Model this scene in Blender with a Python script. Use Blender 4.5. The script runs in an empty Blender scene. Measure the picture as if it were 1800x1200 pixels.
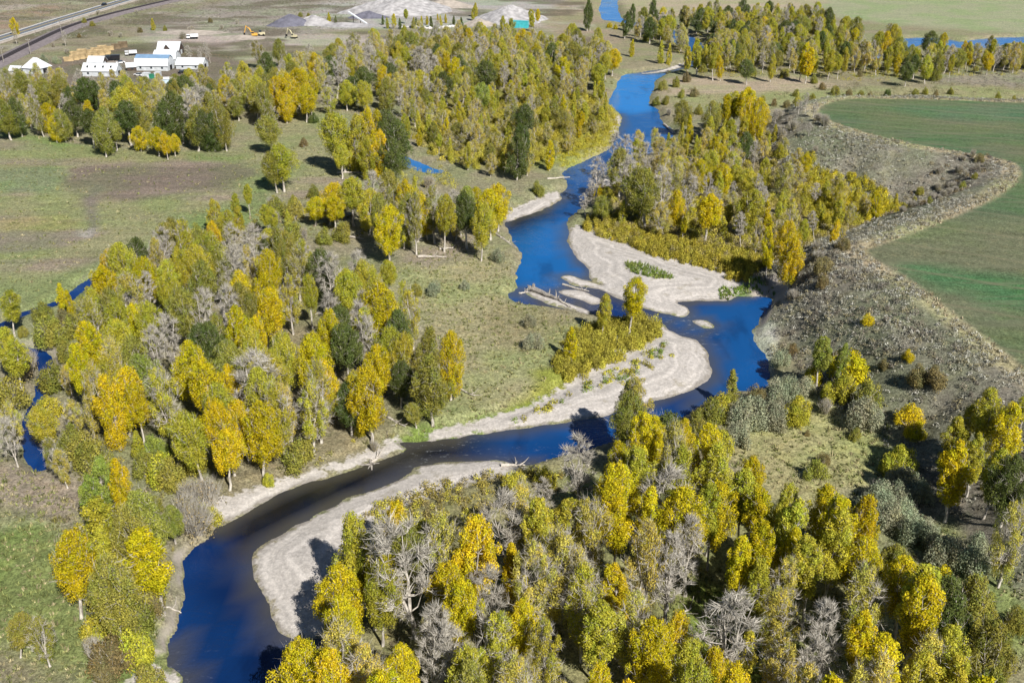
import bpy, math, random
import numpy as np
from mathutils import Vector, Matrix

scene = bpy.context.scene
R = math.radians
# ------------------------------------------------------------------ camera
H_CAM, PITCH, F_PX = 110.0, 25.3, 1800.0
cam_data = bpy.data.cameras.new("camera")
cam_data.sensor_width = 36.0
cam_data.lens = 36.0 * F_PX / 1800.0
cam_data.clip_start = 1.0
cam_data.clip_end = 20000.0
cam = bpy.data.objects.new("camera", cam_data)
scene.collection.objects.link(cam)
cam.location = (0, 0, H_CAM)
cam.rotation_euler = (R(90 - PITCH), 0, 0)
scene.camera = cam
# ------------------------------------------------------------------ sky, sun, exposure
SUN_EL = 41.0
SUN_AZ = 151.0          # clockwise from +Y: the sun stands behind the camera, to the right
world = bpy.data.worlds.new("World")
scene.world = world
world.use_nodes = True
wn = world.node_tree
wn.nodes.clear()
wo = wn.nodes.new("ShaderNodeOutputWorld")
wb = wn.nodes.new("ShaderNodeBackground")
ws = wn.nodes.new("ShaderNodeTexSky")
ws.sky_type = 'NISHITA'
ws.sun_disc = False
ws.sun_elevation = R(SUN_EL)
ws.sun_rotation = R(SUN_AZ)
ws.altitude = 2000
ws.air_density = 1.0
ws.dust_density = 0.3
ws.ozone_density = 2.0
wb.inputs[1].default_value = 0.047
wn.links.new(ws.outputs[0], wb.inputs[0])
wn.links.new(wb.outputs[0], wo.inputs[0])
sun_data = bpy.data.lights.new("sun", 'SUN')
sun_data.energy = 4.9
sun_data.angle = R(0.5)
sun_data.color = (1.0, 0.95, 0.87)
sun = bpy.data.objects.new("sun", sun_data)
scene.collection.objects.link(sun)
sdir = Vector((math.sin(R(SUN_AZ)) * math.cos(R(SUN_EL)), math.cos(R(SUN_AZ)) * math.cos(R(SUN_EL)), math.sin(R(SUN_EL))))
sun.rotation_euler = sdir.to_track_quat('Z', 'Y').to_euler()
sun.location = sdir * 300
vs = scene.view_settings
vs.view_transform = 'Standard'
vs.look = 'None'
vs.exposure = 0.6
vs.gamma = 1.0
vs.use_curve_mapping = False

# ------------------------------------------------------------------ helpers
col = scene.collection
rng = np.random.default_rng(7)
random.seed(7)
CT, ST = math.cos(R(PITCH)), math.sin(R(PITCH))
WATER_Z = -1.5

def at(px, py, z=0.0):
    """photograph pixel -> the place on the level plane z that is seen there"""
    u, v = (px - 900.0) / F_PX, (py - 600.0) / F_PX
    dy, dz = CT - v * ST, -ST - v * CT
    t = (z - H_CAM) / dz
    return (u * t, dy * t, z)

def pix(x, y, z):
    rel = z - H_CAM
    d = y * CT - rel * ST
    return (900 + F_PX * x / d, 600 - F_PX * (y * ST + rel * CT) / d)

def smooth_poly(pts, n=4, closed=True):
    P = np.array(pts, float)[:, :2]
    N = len(P)
    out = []
    rngi = range(N) if closed else range(N - 1)
    for i in rngi:
        if closed:
            p0, p1, p2, p3 = P[i - 1], P[i], P[(i + 1) % N], P[(i + 2) % N]
        else:
            p0, p1, p2, p3 = P[max(i - 1, 0)], P[i], P[i + 1], P[min(i + 2, N - 1)]
        for k in range(n):
            t = k / n
            out.append(0.5 * (2 * p1 + (p2 - p0) * t + (2 * p0 - 5 * p1 + 4 * p2 - p3) * t * t + (3 * p1 - p0 - 3 * p2 + p3) * t ** 3))
    if not closed:
        out.append(P[-1])
    return np.array(out)

def wpoly(pxs, z=0.0, n=3, closed=True):
    return smooth_poly([at(a, b, z) for a, b in pxs], n, closed)

def sdf(poly, X, Y, margin=60.0, closed=True):
    """signed distance in metres (negative inside a closed outline)"""
    X = np.asarray(X, float); Y = np.asarray(Y, float)
    out = np.full(X.shape, margin)
    lo, hi = poly.min(0) - margin, poly.max(0) + margin
    m = (X > lo[0]) & (X < hi[0]) & (Y > lo[1]) & (Y < hi[1])
    if not m.any():
        return out
    x, y = X[m], Y[m]
    best = np.full(x.shape, 1e18)
    ins = np.zeros(x.shape, bool)
    N = len(poly)
    for i in range(N if closed else N - 1):
        ax, ay = poly[i]; bx, by = poly[(i + 1) % N]
        ex, ey = bx - ax, by - ay
        L = ex * ex + ey * ey + 1e-12
        t = np.clip(((x - ax) * ex + (y - ay) * ey) / L, 0, 1)
        d = (x - ax - t * ex) ** 2 + (y - ay - t * ey) ** 2
        np.minimum(best, d, out=best)
        if closed and ay != by:
            c = ((ay > y) != (by > y)) & (x < (bx - ax) * (y - ay) / (by - ay) + ax)
            ins ^= c
    d = np.sqrt(best)
    if closed:
        d = np.where(ins, -d, d)
    out[m] = np.minimum(d, margin)
    return out

_tab = np.random.default_rng(3).random((256, 256))
def vnoise(x, y):
    xi, yi = np.floor(x).astype(int), np.floor(y).astype(int)
    fx, fy = x - xi, y - yi
    fx, fy = fx * fx * (3 - 2 * fx), fy * fy * (3 - 2 * fy)
    a, b = _tab[xi & 255, yi & 255], _tab[(xi + 1) & 255, yi & 255]
    c, d = _tab[xi & 255, (yi + 1) & 255], _tab[(xi + 1) & 255, (yi + 1) & 255]
    return (a * (1 - fx) + b * fx) * (1 - fy) + (c * (1 - fx) + d * fx) * fy
def fbm(x, y, o=3):
    s, a, t = 0, 1.0, 0
    for i in range(o):
        s = s + a * vnoise(x * 2 ** i + 17.3 * i, y * 2 ** i + 5.1 * i); t += a; a *= .5
    return s / t
def sstep(a, b, v):
    t = np.clip((v - a) / (b - a), 0, 1)
    return t * t * (3 - 2 * t)

def mesh_np(name, verts, faces, attrs=None, mats=None, smooth=False, fmat=None):
    """verts (n,3), faces (m,k) arrays (one k) or list of arrays"""
    me = bpy.data.meshes.new(name)
    verts = np.ascontiguousarray(verts, np.float32)
    fl = [np.asarray(f, np.int32) for f in (faces if isinstance(faces, list) else [faces]) if len(f)]
    loops = np.concatenate([f.ravel() for f in fl])
    tot = np.concatenate([np.full(len(f), f.shape[1], np.int32) for f in fl])
    st = np.concatenate([[0], np.cumsum(tot)[:-1]]).astype(np.int32)
    me.vertices.add(len(verts)); me.vertices.foreach_set("co", verts.ravel())
    me.loops.add(len(loops)); me.loops.foreach_set("vertex_index", loops)
    me.polygons.add(len(tot)); me.polygons.foreach_set("loop_start", st)
    try:
        me.polygons.foreach_set("loop_total", tot)
    except Exception:
        pass
    me.polygons.foreach_set("use_smooth", np.full(len(tot), smooth, bool))
    if fmat is not None:
        me.polygons.foreach_set("material_index", np.asarray(fmat, np.int32))
    me.update(calc_edges=True)
    for k, v in (attrs or {}).items():
        v = np.asarray(v, np.float32)
        if v.ndim == 1:
            a = me.attributes.new(k, 'FLOAT', 'POINT'); a.data.foreach_set("value", v)
        else:
            a = me.attributes.new(k, 'FLOAT_COLOR', 'POINT'); a.data.foreach_set("color", v.ravel())
    for m in (mats or []):
        me.materials.append(m)
    return me

def link(name, me, parent=None, loc=(0, 0, 0), rz=0.0, sc=None):
    o = bpy.data.objects.new(name, me)
    col.objects.link(o)
    o.location = loc
    o.rotation_euler = (0, 0, rz)
    if sc is not None:
        o.scale = sc
    if parent is not None:
        o.parent = parent
    return o

def tag(o, label=None, cat=None, group=None, kind=None):
    if label: o["label"] = label
    if cat: o["category"] = cat
    if group: o["group"] = group
    if kind: o["kind"] = kind
    return o

class MB:
    """collects boxes, tubes and prisms into one mesh"""
    def __init__(s):
        s.v, s.f = [], []
    def add(s, vs_, fs):
        b = len(s.v)
        s.v += [tuple(p) for p in vs_]
        s.f += [tuple(i + b for i in f) for f in fs]
        return s
    def box(s, c, d, rz=0.0, ry=0.0):
        M = Matrix.Rotation(rz, 3, 'Z') @ Matrix.Rotation(ry, 3, 'Y')
        c = Vector(c); h = [x / 2 for x in d]
        pts = [c + M @ Vector((sx * h[0], sy * h[1], sz * h[2])) for sz in (-1, 1) for sy in (-1, 1) for sx in (-1, 1)]
        return s.add(pts, [(0, 2, 3, 1), (4, 5, 7, 6), (0, 1, 5, 4), (2, 6, 7, 3), (0, 4, 6, 2), (1, 3, 7, 5)])
    def prism(s, prof, x0, x1):
        """profile in (y,z) extruded along x"""
        n = len(prof)
        pts = [(x0, y, z) for y, z in prof] + [(x1, y, z) for y, z in prof]
        fs = [(i, (i + 1) % n, n + (i + 1) % n, n + i) for i in range(n)]
        fs += [tuple(range(n))[::-1], tuple(range(n, 2 * n))]
        return s.add(pts, fs)
    def tube(s, pts, rad, n=6):
        pts = [Vector(p) for p in pts]
        rings = []
        for i, p in enumerate(pts):
            d = (pts[min(i + 1, len(pts) - 1)] - pts[max(i - 1, 0)]).normalized()
            a = d.orthogonal().normalized(); b = d.cross(a)
            r = rad[i] if isinstance(rad, (list, tuple)) else rad
            rings.append([p + (a * math.cos(2 * math.pi * k / n) + b * math.sin(2 * math.pi * k / n)) * r for k in range(n)])
        base = [q for r_ in rings for q in r_]
        fs = []
        for i in range(len(pts) - 1):
            for k in range(n):
                fs.append((i * n + k, i * n + (k + 1) % n, (i + 1) * n + (k + 1) % n, (i + 1) * n + k))
        fs += [tuple(range(n))[::-1], tuple((len(pts) - 1) * n + k for k in range(n))]
        return s.add(base, fs)
    def build(s, name, m, parent=None, loc=(0, 0, 0), rz=0.0):
        me = bpy.data.meshes.new(name)
        me.from_pydata(s.v, [], s.f); me.update()
        me.materials.append(m)
        return link(name, me, parent, loc, rz)

def empty(name, loc, rz=0.0):
    o = bpy.data.objects.new(name, None)
    col.objects.link(o); o.location = loc; o.rotation_euler = (0, 0, rz); o.empty_display_size = 1
    return o

# ------------------------------------------------------------------ materials
class NT:
    def __init__(s, name):
        s.m = bpy.data.materials.new(name); s.m.use_nodes = True
        s.t = s.m.node_tree; s.t.nodes.clear()
        s.out = s.n("ShaderNodeOutputMaterial")
    def n(s, typ, **k):
        nd = s.t.nodes.new(typ)
        for a, b in k.items(): setattr(nd, a, b)
        return nd
    def l(s, a, b): s.t.links.new(a, b)
    def val(s, nd, i, v):
        if hasattr(v, "links") or isinstance(v, bpy.types.NodeSocket): s.l(v, nd.inputs[i])
        else: nd.inputs[i].default_value = v
    def math(s, op, a, b=0.0, c=None, clamp=False):
        nd = s.n("ShaderNodeMath", operation=op); nd.use_clamp = clamp
        s.val(nd, 0, a); s.val(nd, 1, b)
        if c is not None: s.val(nd, 2, c)
        return nd.outputs[0]
    def mix(s, f, a, b, mode='MIX'):
        nd = s.n("ShaderNodeMix", data_type='RGBA', blend_type=mode)
        s.val(nd, 0, f); s.val(nd, 6, a); s.val(nd, 7, b)
        return nd.outputs[2]
    def noise(s, vec, scale, detail=3.0, rough=.55):
        nd = s.n("ShaderNodeTexNoise")
        s.l(vec, nd.inputs["Vector"]); nd.inputs["Scale"].default_value = scale
        nd.inputs["Detail"].default_value = detail; nd.inputs["Roughness"].default_value = rough
        return nd.outputs["Fac"]
    def ramp(s, f, a, b, lo=0.0, hi=1.0):
        nd = s.n("ShaderNodeMapRange"); nd.interpolation_type = 'SMOOTHSTEP'
        s.val(nd, 0, f); nd.inputs[1].default_value = a; nd.inputs[2].default_value = b
        nd.inputs[3].default_value = lo; nd.inputs[4].default_value = hi
        return nd.outputs[0]
    def attr(s, name):
        nd = s.n("ShaderNodeAttribute"); nd.attribute_name = name
        return nd
    def bsdf(s, colr, rough=0.9, spec=0.2, bump=None, bstr=.5, bdist=.1):
        p = s.n("ShaderNodeBsdfPrincipled")
        s.val(p, "Base Color", colr); s.val(p, "Roughness", rough); p.inputs["Specular IOR Level"].default_value = spec
        if bump is not None:
            b = s.n("ShaderNodeBump"); b.inputs["Strength"].default_value = bstr; b.inputs["Distance"].default_value = bdist
            s.l(bump, b.inputs["Height"]); s.l(b.outputs[0], p.inputs["Normal"])
        s.l(p.outputs[0], s.out.inputs[0])
        return p

def plain(name, c, rough=.8, var=.25, scale=3.0, spec=.2, metal=0.0):
    t = NT(name)
    tc = t.n("ShaderNodeTexCoord")
    nz = t.noise(tc.outputs["Object"], scale, 4)
    f = t.ramp(nz, .3, .7, 1 - var, 1 + var * .6)
    c4 = tuple(c) + (1,)
    cc = t.mix(1.0, c4, f, 'MULTIPLY')
    p = t.bsdf(cc, rough, spec)
    p.inputs["Metallic"].default_value = metal
    return t.m

def leaf_material():
    t = NT("foliage")
    oi = t.n("ShaderNodeObjectInfo")
    va = t.attr("var")
    sp = t.n("ShaderNodeSeparateColor"); t.l(va.outputs["Color"], sp.inputs[0])
    base = oi.outputs["Color"]
    green = t.mix(1.0, base, (0.80, 0.93, 0.9, 1), 'MULTIPLY')
    c1 = t.mix(t.ramp(sp.outputs[1], .5, .0), base, green)
    c2 = t.mix(t.ramp(sp.outputs[1], .72, 1.0, 0, .6), c1, t.mix(1.0, base, (1.16, 1.08, .8, 1), 'MULTIPLY'))
    c3 = t.mix(1.0, c2, t.ramp(sp.outputs[0], 0, 1, .62, 1.35), 'MULTIPLY')
    d = t.n("ShaderNodeBsdfDiffuse"); t.l(c3, d.inputs[0])
    tr = t.n("ShaderNodeBsdfTranslucent"); t.l(c3, tr.inputs[0])
    mx = t.n("ShaderNodeMixShader"); mx.inputs[0].default_value = .30
    t.l(d.outputs[0], mx.inputs[1]); t.l(tr.outputs[0], mx.inputs[2])
    t.l(mx.outputs[0], t.out.inputs[0])
    return t.m

def tint_material(name):
    """colour from the 'tint' attribute, leaf-to-leaf variation from var"""
    t = NT(name)
    a = t.attr("tint"); va = t.attr("var")
    sp = t.n("ShaderNodeSeparateColor"); t.l(va.outputs["Color"], sp.inputs[0])
    c = t.mix(1.0, a.outputs["Color"], t.ramp(sp.outputs[0], 0, 1, .55, 1.35), 'MULTIPLY')
    d = t.n("ShaderNodeBsdfDiffuse"); t.l(c, d.inputs[0])
    t.l(d.outputs[0], t.out.inputs[0])
    return t.m

def bark_material():
    t = NT("bark")
    tc = t.n("ShaderNodeTexCoord")
    mp = t.n("ShaderNodeMapping"); mp.inputs["Scale"].default_value = (1, 1, .25)
    t.l(tc.outputs["Object"], mp.inputs[0])
    nz = t.noise(mp.outputs[0], 3.0, 5, .65)
    c = t.mix(t.ramp(nz, .35, .65), (.24, .215, .185, 1), (.60, .56, .50, 1))
    t.bsdf(c, .95, .1, nz, .6, .05)
    return t.m

M_LEAF = leaf_material()
M_BARK = bark_material()
M_TINT = tint_material("low_growth")
M_TWIG = None
def twig_material():
    t = NT("twigs")
    oi = t.n("ShaderNodeObjectInfo"); va = t.attr("var")
    sp = t.n("ShaderNodeSeparateColor"); t.l(va.outputs["Color"], sp.inputs[0])
    c = t.mix(t.ramp(sp.outputs[0], 0, 1), (.24, .22, .185, 1), (.55, .52, .46, 1))
    d = t.n("ShaderNodeBsdfDiffuse"); t.l(c, d.inputs[0]); t.l(d.outputs[0], t.out.inputs[0])
    return t.m
M_TWIG = twig_material()
# ------------------------------------------------------------------ outlines of the river, bars, terrace (photo pixels -> ground)
CHANNEL = [(285, 1200), (300, 1130), (318, 1080), (325, 1040), (322, 1000), (335, 968), (365, 946), (385, 920), (430, 898),
    (472, 879), (505, 860), (605, 827), (642, 813), (700, 788), (703, 779), (753, 775), (783, 768), (867, 748), (930, 728), (990, 690),
    (1060, 662), (1130, 640), (1150, 600), (1171, 574), (1120, 562), (1035, 553), (983, 544), (930, 537), (900, 530), (886, 517), (905, 505), (907, 474),
    (915, 454), (907, 433), (896, 412), (884, 391), (900, 378), (938, 358), (975, 345), (993, 335), (994, 319), (989, 305), (997, 298), (1033, 280), (1067, 264),
    (1080, 244), (1092, 211), (1078, 192), (1069, 180), (1080, 155), (1094, 133), (1125, 127), (1178, 118), (1207, 108), (1222, 98), (1205, 88), (1184, 78), (1182, 66), (1150, 56),
    (1090, 42), (1060, 36), (1052, 18), (1056, 0), (1062, -22), (1090, -22), (1087, 0), (1092, 30), (1120, 40), (1165, 49), (1200, 58), (1225, 70), (1250, 95), (1235, 112), (1207, 122), (1180, 129), (1158, 139), (1150, 155), (1142, 180), (1158, 194), (1164, 214), (1186, 230),
    (1183, 247), (1150, 268), (1095, 290), (1072, 312), (1055, 327), (1033, 341), (1028, 363), (1005, 383), (1000, 402), (1020, 412), (1045, 425), (1094, 447), (1178, 476), (1261, 497), (1290, 520), (1340, 520),
    (1357, 527), (1355, 547), (1336, 560), (1325, 577), (1324, 592), (1342, 621), (1351, 635), (1356, 657), (1354, 680), (1330, 692), (1290, 692), (1247, 704), (1214, 727), (1180, 745), (1120, 765), (1064, 783), (1020, 798), (978, 808), (928, 817),
    (880, 822), (839, 830), (755, 850), (700, 872), (648, 896), (615, 930), (595, 975), (575, 1020), (560, 1070), (570, 1120), (566, 1160), (552, 1200), (530, 1280), (450, 1420), (180, 1420), (255, 1290)]
BARS = {
 "near": [(885, 810), (839, 811), (742, 820), (728, 832), (700, 846), (644, 868), (600, 884), (535, 917), (501, 936), (464, 959), (446, 982), (450, 1019), (467, 1047), (481, 1075), (490, 1108), (518, 1121), (549, 1119), (580, 1110), (600, 1060), (640, 950), (700, 905), (800, 860), (920, 835)],
 "point": [(1155, 572), (1178, 580), (1194, 590), (1225, 596), (1240, 615), (1249, 635), (1250, 663), (1219, 685), (1153, 704), (1072, 729), (950, 747), (867, 759), (783, 771), (755, 776), (770, 760), (860, 735), (960, 700), (1050, 640), (1120, 600)],
 "island": [(1001, 408), (1000, 427), (1007, 449), (1033, 472), (1039, 488), (1060, 501), (1049, 499), (1024, 492), (1000, 485), (986, 487), (992, 491), (1014, 503), (1042, 506), (1069, 517), (1092, 527), (1131, 541), (1178, 553), (1200, 556), (1212, 549), (1203, 538), (1192, 532), (1230, 529), (1286, 527), (1300, 505), (1280, 480), (1178, 455), (1094, 425), (1040, 405), (1012, 398)],
 "islet_a": [(928, 517), (936, 513), (985, 527), (1035, 546), (1040, 552), (1030, 552), (992, 542), (950, 528)],
 "islet_b": [(976, 513), (1000, 508), (1024, 510), (1051, 521), (1060, 530), (1042, 536), (1020, 529), (1000, 522)],
 "islet_c": [(1217, 564), (1235, 563), (1250, 570), (1254, 575), (1240, 576), (1225, 570)],
 "left": [(886, 391), (898, 373), (940, 352), (978, 338), (985, 350), (950, 370), (910, 384)],
 "right_small": [(1055, 328), (1060, 312), (1080, 305), (1085, 320), (1070, 330)],
 "far": [(1122, 130), (1160, 124), (1207, 110), (1207, 114), (1180, 124), (1150, 129)],
 "cut": [(380, 925), (378, 890), (430, 868), (500, 846), (600, 812), (690, 776), (706, 782), (705, 792), (642, 815), (505, 862), (430, 900)],
 "corner": [(225, 1205), (250, 1185), (290, 1172), (314, 1186), (312, 1205), (280, 1230)],
 "far_left_edge": [(1075, 245), (1092, 212), (1085, 205), (1070, 230)],
}
CREEKS = [([(170, 488), (142, 506), (110, 530), (60, 545), (25, 560), (-15, 585), (-20, 610), (20, 612), (62, 618), (80, 640), (76, 670), (72, 695), (60, 725), (52, 765), (60, 806), (72, 822)], 2.0),
          ([(705, 280), (722, 288), (748, 299), (766, 303)], 4.2),
          ([(1520, 100), (1580, 78), (1640, 72), (1690, 82), (1750, 74), (1830, 70), (1950, 74)], 13.0)]
FIELD_Z = 14.0
FIELD = [(1438, 196), (1452, 184), (1492, 175), (1600, 174), (1800, 181), (2100, 192), (2600, 260), (4200, 700), (3600, 1150), (2500, 1080), (2100, 880), (1900, 725), (1800, 645), (1690, 560), (1590, 485), (1525, 446),
         (1536, 434), (1600, 412), (1700, 372), (1760, 342), (1792, 312), (1788, 292), (1765, 282), (1700, 270), (1600, 252), (1520, 234), (1455, 212)]
P_CH = wpoly(CHANNEL, WATER_Z, 3)
P_BAR = {k: wpoly(v, WATER_Z, 3) for k, v in BARS.items()}
P_CR = [(wpoly(c, WATER_Z, 4, False), w) for c, w in CREEKS]
P_FIELD = wpoly(FIELD, FIELD_Z, 4)

def water_gravel(X, Y):
    X = np.asarray(X, float); Y = np.asarray(Y, float)
    jx = (vnoise(X * .35, Y * .35) - .5) * 1.6 + (vnoise(X * .09, Y * .09) - .5) * 2.0
    d = sdf(P_CH, X, Y)
    g = np.full(X.shape, 60.0)
    for k, p in P_BAR.items():
        g = np.minimum(g, sdf(p, X, Y))
    for p, w in P_CR:
        d = np.minimum(d, sdf(p, X, Y, closed=False) - w)
    w_ = np.maximum(d, -g) + jx * .6
    return w_, g + jx * .5

def terrain(X, Y, full=False):
    X = np.asarray(X, float); Y = np.asarray(Y, float)
    w_, g = water_gravel(X, Y)
    f = sdf(P_FIELD, X, Y, 90.0)
    rough = (fbm(X * .035, Y * .035, 3) - .5) * 1.4 + (fbm(X * .25, Y * .25, 2) - .5) * .35
    far = sstep(480, 560, Y)
    rough = rough * (1 - .85 * far)
    gul = (fbm(X * .05 + 40, Y * .05, 3) - .5) * 16
    drop = sstep(5, 40, f + gul * sstep(3, 20, f))
    hT = FIELD_Z * (1 - drop) * (.3 + .7 * sstep(0, 16, w_))
    hL = hT + rough * np.where(f < 0, .35, 1.0) + .1
    hL = np.maximum(hL, -.75)
    wide = np.where(g < 2.5, 13.0, 2.4)
    wide = np.where(hT > 2.5, 5.0, wide)
    z = np.where(w_ > 0, WATER_Z + (hL - WATER_Z) * np.clip(w_ / wide, 0, 1) ** .75,
                 WATER_Z - 1.4 * sstep(0, 4, -w_))
    if full:
        return z, w_, g, f, hT
    return z

def gz(x, y):
    return float(terrain(np.array([x]), np.array([y]))[0])

# ------------------------------------------------------------------ the ground sheet
def ring(lo, hi, st): return np.arange(lo, hi, st)
ang = np.concatenate([ring(-180, -60, 4), ring(-60, -33, 1.0), ring(-33, 33, .2), ring(33, 60, 1.0), ring(60, 180, 4)])
rad = [0.5, 30, 60, 80]
r_ = 95.0
while r_ < 1250:
    rad.append(r_); r_ *= 1.0042
while r_ < 14000:
    rad.append(r_); r_ *= 1.06
rad = np.array(rad)
A, RR = np.meshgrid(np.radians(ang), rad)
GX, GY = (RR * np.sin(A)).ravel(), (RR * np.cos(A)).ravel()
GZ, GW, GG, GF, GT = terrain(GX, GY, True)

TINT = np.empty((len(GX), 3))
jx = (fbm(GX * .06, GY * .06, 3) - .5) * 16
jy = (fbm(GX * .06 + 50, GY * .06, 3) - .5) * 16
n1 = fbm(GX * .02 + 9, GY * .02, 3)[:, None]
TINT[:] = (.235, .215, .145)
TINT = TINT * (1 - n1 * .25) + np.array((.25, .22, .15)) * n1 * .25
def zone(pxs, c, feather=6.0, z=0.0, amt=1.0, jit=1.0):
    global TINT
    s = sdf(wpoly(pxs, z, 3), GX + jx * jit, GY + jy * jit)
    k = (sstep(feather, -feather, s) * amt)[:, None]
    TINT = TINT * (1 - k) + np.array(c) * k
zone([(-700, 225), (0, 218), (200, 262), (420, 262), (560, 180), (640, 230), (660, 330), (440, 400), (230, 430), (130, 520), (0, 560), (-700, 620)], (.235, .23, .13), 10)
zone([(130, 300), (200, 284), (430, 282), (415, 318), (380, 336), (250, 352), (170, 348), (140, 335)], (.175, .145, .12), 5)
pm = sdf(wpoly([(-700, 225), (0, 222), (200, 268), (450, 268), (640, 300), (440, 390), (230, 420), (130, 510), (0, 550), (-700, 620)], 0, 3), GX, GY) < 0
sn_ = sstep(.48, .66, fbm(GX * .010 + GY * .004 + 2, GY * .07, 4))[:, None] * .75 * pm[:, None]
TINT = TINT * (1 - sn_) + np.array((.245, .20, .165)) * sn_
zone([(0, 226), (200, 266), (430, 270), (420, 278), (200, 278), (0, 245)], (.17, .215, .085), 5)
zone([(230, 425), (420, 345), (450, 300), (500, 300), (440, 390), (250, 440), (130, 520), (0, 555), (0, 500), (130, 470)], (.16, .205, .085), 7, amt=.8)
zone([(-60, 415), (175, 403), (180, 412), (60, 440), (-60, 448)], (.23, .195, .16), 2.5)
zone([(120, 258), (330, 275), (260, 284), (130, 280)], (.24, .215, .13), 5, amt=.7)
zone([(0, 390), (130, 385), (120, 405), (0, 410)], (.29, .24, .10), 3, amt=.4)
zone([(155, 330), (175, 330), (172, 405), (158, 405)], (.19, .165, .14), 2, jit=.3)
zone([(140, 405), (172, 400), (165, 415), (145, 415)], (.30, .28, .25), 2, jit=.3)
zone([(0, 300), (120, 300), (110, 335), (0, 340)], (.13, .19, .11), 4, amt=.5)
zone([(-300, 800), (60, 805), (150, 860), (140, 900), (80, 940), (-300, 960)], (.255, .215, .17), 3, jit=.4)
zone([(-300, 940), (110, 930), (160, 1000), (220, 1080), (300, 1130), (290, 1400), (-300, 1400)], (.17, .20, .075), 4)
zone([(-100, 1165), (60, 1165), (130, 1190), (120, 1300), (-100, 1300)], (.22, .20, .13), 4)
zone([(150, 640), (230, 520), (420, 440), (680, 480), (760, 640), (800, 740), (690, 780), (560, 820), (480, 850), (380, 870), (250, 830), (160, 760)], (.215, .19, .12), 6)
zone([(700, 480), (820, 420), (905, 470), (890, 520), (1020, 565), (980, 660), (900, 720), (780, 760), (720, 740), (790, 640), (740, 540)], (.285, .265, .155), 6)
zone([(690, 455), (740, 415), (850, 412), (870, 440), (800, 465), (720, 480)], (.25, .215, .165), 4)
zone([(880, 540), (1010, 560), (1000, 600), (900, 610)], (.235, .21, .12), 4, amt=.7)
zone([(1000, 640), (1160, 590), (1180, 640), (1040, 690), (900, 735), (880, 720)], (.25, .24, .06), 3)
zone([(700, 760), (830, 730), (960, 690), (960, 715), (860, 748), (760, 778)], (.14, .19, .04), 2, amt=.8)
zone([(600, 960), (760, 860), (1000, 820), (1250, 850), (1500, 960), (1560, 1100), (1800, 1180), (1800, 1400), (560, 1400), (590, 1100)], (.24, .225, .115), 5)
zone([(1190, 1010), (1280, 1040), (1420, 1150), (1480, 1230), (1330, 1260), (1200, 1120)], (.17, .21, .05), 3)
zone([(1260, 770), (1330, 720), (1440, 700), (1540, 740), (1580, 830), (1540, 880), (1380, 870), (1290, 830)], (.31, .285, .15), 3)
zone([(1500, 900), (1620, 930), (1720, 960), (1800, 1010), (2000, 1100), (2000, 1300), (1790, 1150), (1600, 980)], (.22, .235, .105), 3)
zone([(1530, 730), (1590, 800), (1560, 840), (1540, 770)], (.27, .26, .12), 2)
zone([(1270, 500), (1360, 505), (1358, 524), (1300, 530)], (.10, .19, .03), 1.5, jit=.2)
zone([(1095, 470), (1110, 464), (1185, 486), (1160, 492)], (.09, .16, .03), 1.2, z=-1, jit=.1)
zone([(1040, 400), (1090, 300), (1180, 250), (1330, 240), (1440, 340), (1600, 390), (1400, 480), (1270, 490), (1120, 440)], (.235, .20, .12), 5)
zone([(720, 190), (960, 150), (1060, 170), (1090, 215), (1000, 285), (820, 290)], (.22, .20, .06), 5)
zone([(980, 270), (1075, 190), (1090, 212), (1080, 244), (1033, 280), (985, 292)], (.27, .25, .09), 2, jit=.3)
zone([(1215, 134), (1420, 138), (1440, 158), (1300, 172), (1180, 172)], (.33, .275, .205), 6)
zone([(1180, 172), (1430, 160), (1800, 155), (1800, 176), (1440, 182), (1300, 200)], (.26, .25, .14), 6)
zone([(1640, 140), (1800, 118), (2100, 118), (2100, 150), (1700, 150)], (.25, .225, .185), 6, amt=.8)
zone([(1400, -60), (2400, -60), (2400, 66), (1800, 58), (1640, 48), (1500, 34), (1440, 10)], (.27, .285, .185), 12)
zone([(1100, -30), (1420, -30), (1430, 18), (1280, 30), (1110, 20)], (.34, .29, .215), 8)
zone([(930, -40), (1050, -40), (1060, 30), (1090, 70), (1060, 90), (960, 55)], (.27, .225, .165), 8)
zone([(-300, -60), (600, -60), (640, 30), (330, 40), (120, 90), (0, 130), (-300, 180)], (.225, .20, .145), 12)
zone([(-200, 30), (90, 10), (70, 40), (0, 60), (-200, 100)], (.26, .20, .15), 8)
zone([(240, 55), (330, 20), (480, -10), (620, 20), (560, 60), (400, 78), (300, 75)], (.255, .23, .205), 10)
zone([(280, 66), (600, 62), (720, 66), (620, 78), (300, 80)], (.36, .31, .285), 6)
zone([(560, 20), (640, -30), (1000, -30), (960, 20), (940, 45), (820, 48), (690, 50), (560, 50)], (.33, .315, .305), 8)
zone([(50, 120), (230, 78), (400, 78), (420, 100), (380, 150), (230, 170), (120, 168)], (.165, .14, .115), 8)
zone([(180, 160), (340, 150), (410, 200), (400, 250), (220, 230)], (.19, .19, .095), 6)
zone([(640, 150), (760, 120), (760, 200), (690, 215), (640, 200)], (.22, .205, .14), 6)
fz = (GY > 560) & (GX < 60)
pn = (sstep(.50, .64, fbm(GX * .022 + 71, GY * .03, 4)) * .65 * fz * sstep(560, 640, GY))[:, None]
TINT = TINT * (1 - pn) + np.array((.34, .305, .275)) * pn
dn = (sstep(.54, .66, fbm(GX * .03 + 21, GY * .045 + 7, 4)) * .75 * fz * sstep(560, 640, GY))[:, None]
TINT = TINT * (1 - dn) + np.array((.12, .105, .075)) * dn
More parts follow.
